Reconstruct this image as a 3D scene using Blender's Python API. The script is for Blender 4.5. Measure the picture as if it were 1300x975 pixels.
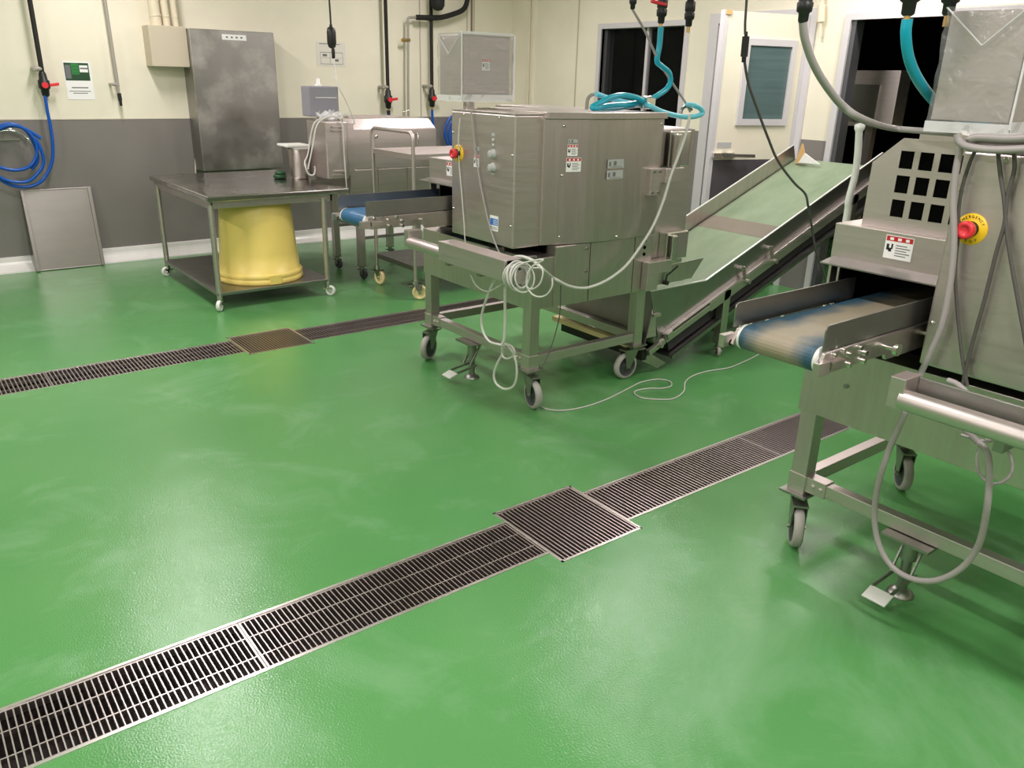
import bpy, bmesh, math, random
from mathutils import Vector, Matrix
random.seed(7)
S = bpy.context.scene
for o in list(bpy.data.objects): bpy.data.objects.remove(o)

# ---------------------------------------------------------------- camera, world, lights, exposure
def setup_camera():
    c = bpy.data.cameras.new('camera'); o = bpy.data.objects.new('camera', c)
    S.collection.objects.link(o); S.camera = o
    c.sensor_fit = 'HORIZONTAL'; c.sensor_width = 36.0; c.lens = 36.0*1020.0/1300.0
    c.clip_start = 0.05; c.clip_end = 60
    fw = Vector((0.57576, 0.73724, -0.35354)); r = Vector((0.793475, -0.608125, 0.024106)); u = Vector((0.197225, 0.294405, 0.935109))
    m = Matrix((r, u, -fw)).transposed().to_4x4(); m.translation = Vector((0, 0, 1.5)); o.matrix_world = m
setup_camera()
w = bpy.data.worlds.new('world'); S.world = w; w.use_nodes = True
w.node_tree.nodes['Background'].inputs[0].default_value = (0.5, 0.55, 0.6, 1)
w.node_tree.nodes['Background'].inputs[1].default_value = 0.15
S.view_settings.view_transform = 'Standard'; S.view_settings.look = 'None'
S.view_settings.exposure = 0.80; S.view_settings.gamma = 1.0; S.view_settings.use_curve_mapping = False
CEIL = 2.75
def lamp(x, y, lx, ly, power, z=CEIL-0.06, col=(1.0, 0.915, 0.925)):
    l = bpy.data.lights.new('ceiling_or_fill_lamp', 'AREA'); l.shape = 'RECTANGLE'; l.size = lx; l.size_y = ly
    l.energy = power; l.color = col
    o = bpy.data.objects.new('ceiling_or_fill_lamp', l); o.location = (x, y, z); S.collection.objects.link(o)
PW = 19
for (x, y, k) in ((1.06, 4.55, 1.1), (1.5, 6.25, 0.8), (4.18, 3.78, 1.2), (5.2, 2.85, 0.6), (4.4, 1.2, 0.8), (1.2, 1.9, 0.7), (1.2, -0.2, 1.3), (-1.2, 4.4, 1.3), (-1.2, 1.2, 1.5), (4.1, 5.9, 0.8), (3.6, -1.2, 1.0), (-0.5, -1.5, 1.0)):  # those around the camera are unseen fills, added to brighten the steel fronts
    lamp(x, y, 0.16, 0.6, PW*k)

# ---------------------------------------------------------------- materials
def mat(name, col, rough=0.5, metal=0.0, spec=0.5, emit=None, alpha=1.0):
    m = bpy.data.materials.new(name); m.use_nodes = True
    b = m.node_tree.nodes['Principled BSDF']
    b.inputs['Base Color'].default_value = (*col, 1); b.inputs['Roughness'].default_value = rough
    b.inputs['Metallic'].default_value = metal; b.inputs['Specular IOR Level'].default_value = spec
    b.inputs['Alpha'].default_value = alpha
    return m
def srgb(r, g, b):
    f = lambda c: ((c/255+0.055)/1.055)**2.4 if c > 10 else c/255/12.92
    return (f(r), f(g), f(b))
def noisy(m, scale=(6, 6, 6), amt=0.25, bump=0.0, bscale=200, rvar=0.0, detail=4, c2=None, ramp=(0.35, 0.7), bdist=0.002):
    nt = m.node_tree; b = nt.nodes['Principled BSDF']; N = nt.nodes.new; L = nt.links.new
    tc = N('ShaderNodeTexCoord'); mp = N('ShaderNodeMapping'); mp.inputs['Scale'].default_value = scale
    L(tc.outputs['Object'], mp.inputs[0]); n = N('ShaderNodeTexNoise'); n.inputs['Scale'].default_value = 1.0; n.inputs['Detail'].default_value = detail
    n.inputs['Roughness'].default_value = 0.6
    L(mp.outputs[0], n.inputs[0]); r = N('ShaderNodeValToRGB'); r.color_ramp.elements[0].position = ramp[0]; r.color_ramp.elements[1].position = ramp[1]
    L(n.outputs[0], r.inputs[0])
    base = b.inputs['Base Color'].default_value[:]
    c = c2 if c2 else tuple(v*(1-amt) for v in base[:3])
    r.color_ramp.elements[0].color = base; r.color_ramp.elements[1].color = (*c, 1)
    L(r.outputs[0], b.inputs['Base Color'])
    if rvar:
        mr = N('ShaderNodeMapRange'); br = b.inputs['Roughness'].default_value
        mr.inputs['From Min'].default_value = 0.3; mr.inputs['From Max'].default_value = 0.7
        mr.inputs['To Min'].default_value = max(0.02, br-rvar); mr.inputs['To Max'].default_value = br+rvar
        L(n.outputs[0], mr.inputs[0]); L(mr.outputs[0], b.inputs['Roughness'])
    if bump:
        n2 = N('ShaderNodeTexNoise'); n2.inputs['Scale'].default_value = bscale; n2.inputs['Detail'].default_value = 2
        L(tc.outputs['Object'], n2.inputs[0]); bp = N('ShaderNodeBump'); bp.inputs['Strength'].default_value = bump; bp.inputs['Distance'].default_value = bdist
        L(n2.outputs[0], bp.inputs['Height']); L(bp.outputs[0], b.inputs['Normal'])
    return m
def brushed(name, col, rough, scale=(3, 3, 90), amt=0.10, rvar=0.06):
    m = mat(name, col, rough, 1.0); noisy(m, scale, amt, rvar=rvar, detail=5)
    return m
STEEL = brushed('brushed_stainless', (0.62, 0.555, 0.535), 0.37, (40, 40, 2))
STEELH = brushed('satin_stainless', (0.64, 0.57, 0.555), 0.44, (2, 2, 60))
STEELD = brushed('dark_stainless', (0.36, 0.35, 0.335), 0.38, (8, 8, 8))
STEELT = brushed('tray_stainless', (0.46, 0.42, 0.41), 0.42, (2, 2, 8))
POLISH = mat('polished_steel', (0.72, 0.70, 0.66), 0.18, 1.0)
TABLE = noisy(mat('smeared_steel_top', (0.52, 0.50, 0.48), 0.20, 1.0), (5, 5, 5), 0.3, rvar=0.10)
SMEAR = noisy(mat('smeared_cabinet_steel', (0.34, 0.325, 0.31), 0.42, 1.0), (3.2, 3.2, 3.2), c2=(0.60, 0.57, 0.54), rvar=0.12, ramp=(0.50, 0.78), detail=6)
BLACKM = mat('black_plastic', (0.012, 0.012, 0.012), 0.45)
SHADE = mat('shade_black', (0.004, 0.004, 0.004), 0.9, spec=0.0)  # black standing in for shade in gaps, openings and holes
RUBBER = noisy(mat('grey_rubber', srgb(178, 174, 168), 0.55), (9, 9, 9), 0.2)
HUB = mat('dark_grey_hub', srgb(62, 64, 66), 0.5)
FORK = mat('caster_fork_steel', (0.35, 0.35, 0.32), 0.38, 1.0)
WHITEP = mat('white_plastic', srgb(232, 232, 228), 0.35)
CREAMW = mat('cream_nylon', srgb(240, 218, 165), 0.4)
YELLOW = noisy(mat('yellow_plastic', srgb(248, 220, 124), 0.38), (3, 3, 3), 0.06)
YEL = mat('safety_yellow', srgb(246, 200, 30), 0.45)
RED = mat('safety_red', srgb(222, 50, 60), 0.35)
LABR = mat('label_red', srgb(190, 32, 36), 0.5)
LABW = mat('label_white', srgb(238, 238, 236), 0.5)
LABG = mat('label_grey', srgb(176, 178, 176), 0.45)
LABT = mat('label_print', srgb(110, 110, 112), 0.6)
LABK = mat('label_black', srgb(22, 22, 24), 0.6)
LABB = mat('label_blue', srgb(40, 110, 195), 0.5)
BLUE = mat('blue_hose', srgb(14, 84, 178), 0.28)
TEAL = mat('teal_hose', srgb(22, 165, 190), 0.25); TEALP = mat('pale_teal_hose', srgb(110, 205, 225), 0.3)
CABW = mat('pale_grey_cable', srgb(205, 205, 198), 0.4); CABG = mat('grey_cable', srgb(160, 153, 152), 0.42); CABD = mat('dark_grey_cable', srgb(84, 80, 78), 0.45)
BELTB = noisy(mat('blue_belt', srgb(38, 98, 135), 0.5), (4.5, 9, 4), c2=srgb(120, 118, 98), ramp=(0.45, 0.62), rvar=0.1, detail=5)
def worn_belt(name, edge, worn, yc, hw):
    m = mat(name, edge, 0.5); nt = m.node_tree; b = nt.nodes['Principled BSDF']; N = nt.nodes.new; L = nt.links.new
    tc = N('ShaderNodeTexCoord'); sp = N('ShaderNodeSeparateXYZ'); L(tc.outputs['Object'], sp.inputs[0])
    a = N('ShaderNodeMath'); a.operation = 'SUBTRACT'; a.inputs[1].default_value = yc; L(sp.outputs['Y'], a.inputs[0])
    c = N('ShaderNodeMath'); c.operation = 'ABSOLUTE'; L(a.outputs[0], c.inputs[0])
    n = N('ShaderNodeTexNoise'); n.inputs['Scale'].default_value = 9; n.inputs['Detail'].default_value = 6; L(tc.outputs['Object'], n.inputs[0])
    d = N('ShaderNodeMath'); d.operation = 'MULTIPLY_ADD'; d.inputs[1].default_value = -0.12; L(n.outputs[0], d.inputs[0]); L(c.outputs[0], d.inputs[2])
    r = N('ShaderNodeMapRange'); r.inputs['From Min'].default_value = hw; r.inputs['From Max'].default_value = hw-0.06; L(d.outputs[0], r.inputs[0])
    mx = N('ShaderNodeMixRGB'); mx.inputs[1].default_value = (*edge, 1); mx.inputs[2].default_value = (*worn, 1); L(r.outputs[0], mx.inputs[0]); L(mx.outputs[0], b.inputs['Base Color'])
    return m
BELTB = worn_belt('worn_blue_belt', srgb(46, 80, 98), srgb(146, 136, 116), 0.2465, 0.035)
BELTB1 = noisy(mat('clean_blue_belt', srgb(50, 105, 150), 0.45), (8, 8, 8), 0.2)
BELTG = noisy(mat('green_belt', srgb(126, 142, 116), 0.38), (2.5, 5, 2), c2=srgb(104, 124, 96), rvar=0.1, detail=5)
SPLICE = noisy(mat('brown_belt_splice', srgb(116, 108, 94), 0.5), (8, 8, 8), 0.15)
RIM = mat('bright_sheet_edge', (0.85, 0.84, 0.82), 0.45, 0.6)
BRASS = mat('brass', (0.62, 0.42, 0.18), 0.3, 1.0)
PIPEG = mat('grey_pipe', srgb(160, 154, 144), 0.4)
FOAM = mat('black_pipe_foam', (0.012, 0.011, 0.010), 0.75)
CREAMP = mat('cream_conduit', srgb(220, 210, 185), 0.5)
BOXC = mat('cream_box', srgb(196, 186, 165), 0.5)
ALU = mat('aluminium_frame', srgb(208, 205, 208), 0.4, 0.15)
ALUD = mat('dark_aluminium', srgb(96, 96, 100), 0.4, 0.5)
GREYP = mat('grey_lavender_panel', srgb(138, 136, 146), 0.45)
CARD = mat('cardboard', srgb(205, 165, 110), 0.7)
BROWN = noisy(mat('brown_sacking', srgb(120, 100, 75), 0.8), (5, 5, 5), 0.3)
GREENP = mat('green_print', srgb(40, 125, 60), 0.5); DGREEN = mat('dark_green_print', srgb(28, 70, 40), 0.5)
def glass(name, col, rough, tr=1.0, alpha=1.0):
    m = mat(name, col, rough); b = m.node_tree.nodes['Principled BSDF']
    b.inputs['Transmission Weight'].default_value = tr; b.inputs['Alpha'].default_value = alpha; b.inputs['IOR'].default_value = 1.2
    return m
FILM = mat('clear_film', (0.42, 0.42, 0.42), 0.14, 0.0, 1.0, alpha=0.26)
def crinkle(m, sc=14, st=0.6, d=0.01):
    nt = m.node_tree; b = nt.nodes['Principled BSDF']; n = nt.nodes.new('ShaderNodeTexNoise'); n.inputs['Scale'].default_value = sc; n.inputs['Detail'].default_value = 3
    n.inputs['Distortion'].default_value = 0.6
    tc = nt.nodes.new('ShaderNodeTexCoord'); nt.links.new(tc.outputs['Object'], n.inputs[0])
    bp = nt.nodes.new('ShaderNodeBump'); bp.inputs['Strength'].default_value = st; bp.inputs['Distance'].default_value = d
    nt.links.new(n.outputs[0], bp.inputs['Height']); nt.links.new(bp.outputs[0], b.inputs['Normal'])
crinkle(FILM, 18, 0.9, 0.015)
FILMW = mat('white_film_fold', (0.85, 0.85, 0.85), 0.3, alpha=0.55); crinkle(FILMW)
GLASSD = noisy(mat('blue_grey_glass', srgb(92, 112, 112), 0.12, 0.0, 0.6), (2, 2, 40), 0.18)

FLOORM = mat('green_epoxy', srgb(62, 138, 66), 0.30)
def floor_mat(m):
    nt = m.node_tree; b = nt.nodes['Principled BSDF']; N = nt.nodes.new; L = nt.links.new
    tc = N('ShaderNodeTexCoord')
    n = N('ShaderNodeTexNoise'); n.inputs['Scale'].default_value = 0.8; n.inputs['Detail'].default_value = 3; L(tc.outputs['Object'], n.inputs[0])
    r = N('ShaderNodeValToRGB'); r.color_ramp.elements[0].position = 0.35; r.color_ramp.elements[1].position = 0.68
    r.color_ramp.elements[0].color = (*srgb(80, 142, 80), 1); r.color_ramp.elements[1].color = (*srgb(92, 150, 88), 1); L(n.outputs[0], r.inputs[0])
    n2 = N('ShaderNodeTexNoise'); n2.inputs['Scale'].default_value = 1.9; n2.inputs['Detail'].default_value = 7; n2.inputs['Roughness'].default_value = 0.65; n2.inputs['Distortion'].default_value = 0.8
    L(tc.outputs['Object'], n2.inputs[0])
    r2 = N('ShaderNodeValToRGB'); r2.color_ramp.elements[0].position = 0.52; r2.color_ramp.elements[1].position = 0.74; r2.color_ramp.elements[1].color = (0.40, 0.40, 0.40, 1)
    L(n2.outputs[0], r2.inputs[0])
    mx = N('ShaderNodeMixRGB'); L(r2.outputs[0], mx.inputs[0]); L(r.outputs[0], mx.inputs[1]); mx.inputs[2].default_value = (*srgb(136, 176, 138), 1)
    L(mx.outputs[0], b.inputs['Base Color'])
    mr = N('ShaderNodeMapRange'); mr.inputs['From Min'].default_value = 0.3; mr.inputs['From Max'].default_value = 0.7; mr.inputs['To Min'].default_value = 0.13; mr.inputs['To Max'].default_value = 0.24
    L(n2.outputs[0], mr.inputs[0]); L(mr.outputs[0], b.inputs['Roughness'])
    n3 = N('ShaderNodeTexNoise'); n3.inputs['Scale'].default_value = 190; n3.inputs['Detail'].default_value = 2; L(tc.outputs['Object'], n3.inputs[0])
    n4 = N('ShaderNodeTexNoise'); n4.inputs['Scale'].default_value = 3.0; n4.inputs['Detail'].default_value = 1; L(tc.outputs['Object'], n4.inputs[0])
    b1 = N('ShaderNodeBump'); b1.inputs['Strength'].default_value = 0.9; b1.inputs['Distance'].default_value = 0.0010; L(n3.outputs[0], b1.inputs['Height'])
    b2 = N('ShaderNodeBump'); b2.inputs['Strength'].default_value = 0.3; b2.inputs['Distance'].default_value = 0.02; L(n4.outputs[0], b2.inputs['Height']); L(b1.outputs[0], b2.inputs['Normal'])
    L(b2.outputs[0], b.inputs['Normal'])
floor_mat(FLOORM)
def wall_mat(name, top, low, split):
    m = mat(name, top, 0.45); nt = m.node_tree; b = nt.nodes['Principled BSDF']; N = nt.nodes.new; L = nt.links.new
    g = N('ShaderNodeNewGeometry'); sp = N('ShaderNodeSeparateXYZ'); L(g.outputs['Position'], sp.inputs[0])
    gt = N('ShaderNodeMath'); gt.operation = 'GREATER_THAN'; gt.inputs[1].default_value = split; L(sp.outputs['Z'], gt.inputs[0])
    n = N('ShaderNodeTexNoise'); n.inputs['Scale'].default_value = 2.0; n.inputs['Detail'].default_value = 6; L(g.outputs['Position'], n.inputs[0])
    mr = N('ShaderNodeMapRange'); mr.inputs['From Min'].default_value = 0.3; mr.inputs['From Max'].default_value = 0.7; mr.inputs['To Min'].default_value = 0.93; mr.inputs['To Max'].default_value = 1.04; L(n.outputs[0], mr.inputs[0])
    mx = N('ShaderNodeMixRGB'); mx.inputs[1].default_value = (*low, 1); mx.inputs[2].default_value = (*top, 1); L(gt.outputs[0], mx.inputs[0])
    mu = N('ShaderNodeMixRGB'); mu.blend_type = 'MULTIPLY'; mu.inputs[0].default_value = 1; L(mx.outputs[0], mu.inputs[1]); L(mr.outputs[0], mu.inputs[2])
    L(mu.outputs[0], b.inputs['Base Color'])
    mt = N('ShaderNodeMapRange'); mt.inputs['To Min'].default_value = 0.30; mt.inputs['To Max'].default_value = 0.5; L(gt.outputs[0], mt.inputs[0]); L(mt.outputs[0], b.inputs['Roughness'])
    return m
DADO = 1.135
DOORM = wall_mat('door_leaf_paint', srgb(228, 222, 202), srgb(84, 80, 84), 0.985)
WALLM = wall_mat('cream_and_grey_wall', srgb(234, 228, 208), srgb(130, 125, 122), DADO)
CEILM = mat('ceiling_paint', srgb(225, 222, 205), 0.6)
UNLIT = mat('unlit_room_shade', srgb(11, 11, 10), 0.9, spec=0.1)  # near-black wall colour paints in the darkness of an unlit room
COVE = noisy(mat('white_cove', srgb(236, 233, 230), 0.25), (4, 4, 4), 0.1)

# ---------------------------------------------------------------- mesh helpers
OFF = Vector((0, 0, 0))
class MB:
    def __init__(s): s.v = []; s.f = []; s.m = []; s.sm = []
    def add(s, vs, fs, m=0, smooth=False):
        b = len(s.v); s.v += [Vector(v) for v in vs]
        for f in fs: s.f.append([b+i for i in f]); s.m.append(m); s.sm.append(smooth)
        return s
    def box(s, x0, x1, y0, y1, z0, z1, m=0, c=0.0):
        if x0 > x1: x0, x1 = x1, x0
        if y0 > y1: y0, y1 = y1, y0
        if z0 > z1: z0, z1 = z1, z0
        v = [(x0, y0, z0), (x1, y0, z0), (x1, y1, z0), (x0, y1, z0), (x0, y0, z1), (x1, y0, z1), (x1, y1, z1), (x0, y1, z1)]
        return s.add(v, [(0, 3, 2, 1), (4, 5, 6, 7), (0, 1, 5, 4), (1, 2, 6, 5), (2, 3, 7, 6), (3, 0, 4, 7)], m)
    def obox(s, p, u, v, w, m=0):          # corner and three edge vectors
        p, u, v, w = map(Vector, (p, u, v, w)); P = [p, p+u, p+u+v, p+v, p+w, p+u+w, p+u+v+w, p+v+w]
        F = [(0, 3, 2, 1), (4, 5, 6, 7), (0, 1, 5, 4), (1, 2, 6, 5), (2, 3, 7, 6), (3, 0, 4, 7)]
        if u.cross(v).dot(w) < 0: F = [tuple(reversed(f)) for f in F]
        return s.add(P, F, m)
    def bar(s, a, b, wd, h, m=0, up=(0, 0, 1)):   # rectangular bar from a to b
        a, b = Vector(a), Vector(b); d = (b-a); up = Vector(up); sd = d.cross(up).normalized(); u2 = sd.cross(d).normalized()
        return s.obox(a-sd*wd/2-u2*h/2, sd*wd, u2*h, d, m)
    def prism(s, poly, axis, a0, a1, m=0):
        P = []
        for a in (a0, a1):
            for (p, q) in poly:
                P.append({'x': (a, p, q), 'y': (p, a, q), 'z': (p, q, a)}[axis])
        n = len(poly); F = [list(range(n))[::-1], list(range(n, 2*n))]+[(i, (i+1) % n, n+(i+1) % n, n+i) for i in range(n)]
        ar = sum(poly[i][0]*poly[(i+1) % n][1]-poly[(i+1) % n][0]*poly[i][1] for i in range(n))
        flip = (ar < 0) != (axis == 'y')
        if a1 < a0: flip = not flip
        if flip: F = [tuple(reversed(f)) for f in F]
        return s.add(P, F, m)
    def cyl(s, p0, p1, r, m=0, n=20, r1=None, cap=True):
        p0, p1 = Vector(p0), Vector(p1); d = (p1-p0).normalized(); a = d.orthogonal().normalized(); b = d.cross(a); r1 = r if r1 is None else r1
        P = [p0+(a*math.cos(2*math.pi*i/n)+b*math.sin(2*math.pi*i/n))*r for i in range(n)]+[p1+(a*math.cos(2*math.pi*i/n)+b*math.sin(2*math.pi*i/n))*r1 for i in range(n)]
        s.add(P, [(i, (i+1) % n, n+(i+1) % n, n+i) for i in range(n)], m, True)
        if cap:
            s.add(P[:n], [list(range(n))[::-1]], m); s.add(P[n:], [list(range(n))], m)
        return s
    def lathe(s, c, prof, m=0, n=40, axis='z', close=False):
        c = Vector(c); P = []
        for (r, h) in prof:
            for i in range(n):
                a = 2*math.pi*i/n; ca, sa = math.cos(a)*r, math.sin(a)*r
                P.append(c+Vector({'z': (ca, sa, h), 'x': (h, ca, sa), 'y': (sa, h, ca)}[axis]))
        k = len(prof); F = []
        for j in range(k-1 if not close else k):
            j2 = (j+1) % k
            for i in range(n): F.append((j*n+i, j*n+(i+1) % n, j2*n+(i+1) % n, j2*n+i))
        return s.add(P, F, m, True)
    def tube(s, pts, r, m=0, n=8, smooth=True, sub=6, closed=False, caps=True):
        pts = [Vector(p) for p in pts]
        if smooth and len(pts) > 2:
            q = []; L = len(pts); rng = L if closed else L-1
            for i in range(rng):
                if closed: p0, p1, p2, p3 = pts[i-1], pts[i], pts[(i+1) % L], pts[(i+2) % L]
                else: p0, p1, p2, p3 = pts[max(i-1, 0)], pts[i], pts[i+1], pts[min(i+2, L-1)]
                for k in range(sub):
                    t = k/sub; q.append(0.5*((2*p1)+(-p0+p2)*t+(2*p0-5*p1+4*p2-p3)*t*t+(-p0+3*p1-3*p2+p3)*t**3))
            if not closed: q.append(pts[-1])
            pts = q
        L = len(pts); tang = []
        for i in range(L):
            if closed: t = pts[(i+1) % L]-pts[i-1]
            else: t = pts[min(i+1, L-1)]-pts[max(i-1, 0)]
            tang.append(t.normalized() if t.length > 1e-9 else Vector((0, 0, 1)))
        a = tang[0].orthogonal().normalized(); P = []
        for i in range(L):
            a = (a-tang[i]*a.dot(tang[i])).normalized(); b = tang[i].cross(a)
            for k in range(n): P.append(pts[i]+(a*math.cos(2*math.pi*k/n)+b*math.sin(2*math.pi*k/n))*r)
        F = []
        for i in range(L if closed else L-1):
            j = (i+1) % L
            for k in range(n): F.append((i*n+k, i*n+(k+1) % n, j*n+(k+1) % n, j*n+k))
        s.add(P, F, m, True)
        if caps and not closed: s.add(P[:n], [list(range(n))[::-1]], m); s.add(P[-n:], [list(range(n))], m)
        return s
    def rect(s, p, u, v, w, h, x0, x1, y0, y1, t0, t1, m=0):   # thin slab in the plane p,u,v (fractions of w,h)
        p, u, v = Vector(p), Vector(u), Vector(v); n = u.cross(v).normalized()
        return s.obox(p+u*w*x0+v*h*y0+n*t0, u*w*(x1-x0), v*h*(y1-y0), n*(t1-t0), m)
    def build(s, name, mats, parent=None, bev=0.0, seg=2):
        if not isinstance(mats, (list, tuple)): mats = [mats]
        org = Vector(parent['_o']) if parent is not None else None
        me = bpy.data.meshes.new(name)
        if org is None:
            vs = [v+OFF for v in s.v]; xs = [v.x for v in vs]; ys = [v.y for v in vs]; zs = [v.z for v in vs]
            org = Vector(((min(xs)+max(xs))/2, (min(ys)+max(ys))/2, min(zs)))
            loc = org
        else: loc = Vector((0, 0, 0))
        me.from_pydata([v+OFF-org for v in s.v], [], s.f)
        for mm in mats: me.materials.append(mm)
        for p, mi, sm in zip(me.polygons, s.m, s.sm): p.material_index = mi; p.use_smooth = sm
        me.update()
        o = bpy.data.objects.new(name, me); S.collection.objects.link(o); o.location = loc
        if parent is not None: o.parent = parent
        o['_o'] = list(org)
        if bev:
            b = o.modifiers.new('bevel', 'BEVEL'); b.width = bev; b.segments = seg; b.limit_method = 'ANGLE'; b.angle_limit = math.radians(40)
        return o
def thing(name, label, cat, loc, group=None):
    o = bpy.data.objects.new(name, None); S.collection.objects.link(o); o.location = Vector(loc)+OFF; o['_o'] = list(Vector(loc)+OFF)
    o.empty_display_size = 0.1; o['label'] = label; o['category'] = cat
    if group: o['group'] = group
    return o
def tag(o, label, cat, group=None, kind=None):
    o['label'] = label; o['category'] = cat
    if group: o['group'] = group
    if kind: o['kind'] = kind
    return o
def struct(o): o['kind'] = 'structure'; return o
def arc(c, r, a0, a1, n, plane='xz'):
    out = []
    for i in range(n+1):
        a = math.radians(a0+(a1-a0)*i/n); p, q = math.cos(a)*r, math.sin(a)*r
        out.append({'xz': (c[0]+p, c[1], c[2]+q), 'xy': (c[0]+p, c[1]+q, c[2]), 'yz': (c[0], c[1]+p, c[2]+q)}[plane])
    return out

# ---------------------------------------------------------------- room
WY = 7.31; WX = 5.62; XM = -2.6; YM = -2.8
NX0, NY0, NY1 = -2.6, 1.765, 2.02          # near drain
FY0, FY1 = 4.42, 4.62                      # far drain (without its frame)
FY0, FY1 = 4.39, 4.65
TZ = -0.16
holes = [(-0.411, 3.840, NY0, NY1), (1.558, 1.940, 1.697, 2.092), (-0.510, 3.850, FY0, FY1), (1.483, 1.880, 4.336, 4.719)]
def inside(x, y): return any(a < x < b and c < y < d for a, b, c, d in holes)
xs = sorted({XM, WX+3.9, WX}.union(*[{h[0], h[1]} for h in holes])); ys = sorted({YM, WY}.union(*[{h[2], h[3]} for h in holes]))
fm = MB()
for i in range(len(xs)-1):
    for j in range(len(ys)-1):
        if not inside((xs[i]+xs[i+1])/2, (ys[j]+ys[j+1])/2):
            fm.add([(xs[i], ys[j], 0), (xs[i+1], ys[j], 0), (xs[i+1], ys[j+1], 0), (xs[i], ys[j+1], 0)], [(0, 1, 2, 3)])
fo = struct(fm.build('floor', FLOORM))
CHANNELM = noisy(mat('dark_drain_channel', (0.03, 0.025, 0.025), 0.35), (5, 5, 5), c2=(0.09, 0.075, 0.07), rvar=0.15)  # near-black channel colour with mottled brown
def channel(name, rects):
    m = MB()
    X = sorted({v for r in rects for v in r[:2]}); Y = sorted({v for r in rects for v in r[2:]})
    ins = lambda x, y: any(a < x < b and c < y < d for a, b, c, d in rects)
    for i in range(len(X)-1):
        for j in range(len(Y)-1):
            x0, x1, y0, y1 = X[i], X[i+1], Y[j], Y[j+1]; cx, cy = (x0+x1)/2, (y0+y1)/2
            if not ins(cx, cy): continue
            m.add([(x0, y0, TZ), (x1, y0, TZ), (x1, y1, TZ), (x0, y1, TZ)], [(0, 1, 2, 3)])
            e = 1e-3
            if not ins(x0-e, cy): m.add([(x0, y0, TZ), (x0, y1, TZ), (x0, y1, 0), (x0, y0, 0)], [(0, 1, 2, 3)])
            if not ins(x1+e, cy): m.add([(x1, y0, TZ), (x1, y0, 0), (x1, y1, 0), (x1, y1, TZ)], [(0, 1, 2, 3)])
            if not ins(cx, y0-e): m.add([(x0, y0, TZ), (x0, y0, 0), (x1, y0, 0), (x1, y0, TZ)], [(0, 1, 2, 3)])
            if not ins(cx, y1+e): m.add([(x0, y1, TZ), (x1, y1, TZ), (x1, y1, 0), (x0, y1, 0)], [(0, 1, 2, 3)])
    return struct(m.build(name, CHANNELM))
channel('trim_1', [holes[0], holes[1]]); channel('trim_2', [holes[2], holes[3]])
GR = mat('grate_steel', (0.56, 0.50, 0.49), 0.34, 1.0)
def edge(name, rects, sq):     # stainless rims flush with the floor
    m = MB(); t = 0.009; x0, x1, y0, y1 = rects; a, b, c, d = sq; m.box(x0, x0+t, y0, y1, -0.03, 0.002); m.box(x1-t, x1, y0, y1, -0.03, 0.002)
    for (p, q) in ((x0, a), (b, x1)):
        m.box(p, q, y0, y0+t, -0.03, 0.002); m.box(p, q, y1-t, y1, -0.03, 0.002)
    m.box(a, b, c, c+t, -0.03, 0.002); m.box(a, b, d-t, d, -0.03, 0.002)
    m.box(a, a+t, c, d, -0.03, 0.002); m.box(b-t, b, c, d, -0.03, 0.002)
    struct(m.build(name, mat('rim_steel', (0.75, 0.72, 0.70), 0.3, 1.0)))
edge('trim_3', holes[0], holes[1]); edge('trim_4', holes[2], holes[3])
def grate(label, x0, x1, y0, y1, pitch, group, bw=0.0042, rods=2, fr=0.006):
    o = thing('drain_grate', label, 'drain grate', ((x0+x1)/2, (y0+y1)/2, -0.02), group)
    m = MB(); m.box(x0, x1, y0, y0+fr, -0.022, -0.001); m.box(x0, x1, y1-fr, y1, -0.022, -0.001); m.box(x0, x0+fr, y0+fr, y1-fr, -0.022, -0.001); m.box(x1-fr, x1, y0+fr, y1-fr, -0.022, -0.001)
    m.build('frame', GR, o)
    m = MB(); n = int((x1-x0)/pitch)
    for i in range(1, n):
        x = x0+(x1-x0)*i/n; m.box(x-bw/2, x+bw/2, y0+fr, y1-fr, -0.020, -0.001)
    m.build('bars', GR, o)
    for k in range(rods):
        y = y0+(y1-y0)*(0.27, 0.66)[k]; MB().box(x0+fr, x1-fr, y-0.0022, y+0.0022, -0.016, -0.0018).build('cross_rod', GR, o)
G1 = 'grates of the near drain'; G2 = 'grates of the far drain'; e = 0.0098
near = [(-1.38, -0.402, 'steel drain grate at the far left end of the near floor drain'), (-0.40, 0.575, 'steel drain grate crossing the lower left corner of the floor'),
        (0.577, 1.556, 'long steel drain grate just left of the near square grate'), (1.942, 2.888, 'long steel drain grate just right of the near square grate'),
        (2.890, 3.83, 'steel drain grate reaching under the near machine, past the one with debris'), (3.832, 4.78, 'steel drain grate of the near drain hidden under the near machine')]
for a, b, l in near:
    if b < -0.41 or a > 3.83: continue
    grate(l, a, b, NY0+e, NY1-e, 0.0160 if b < 1.6 else 0.0182, G1, 0.0034 if b < 1.6 else 0.0058, 2 if b < 1.6 else 0)
grate('square steel sump grate in the middle of the near floor drain', 1.558+e, 1.940-e, 1.697+e, 2.092-e, 0.0165, G1, 0.0055, 0, 0.005)
far = [(-0.50, 0.492, 'steel drain grate at the left edge of the far floor drain'), (0.495, 1.481, 'steel drain grate between the left edge grate and the far square grate'),
       (1.882, 2.86, 'steel drain grate in front of the trolley right of the far square grate'), (2.862, 3.84, 'steel drain grate partly behind the middle machine')]
for a, b, l in far: grate(l, a, b, FY0+e, FY1-e, 0.0195, G2, 0.0055, 2)
grate('square steel sump grate in the far floor drain before the wheeled table', 1.483+e, 1.880-e, 4.336+e, 4.719-e, 0.0165, G2, 0.0055, 0, 0.005)

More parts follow.
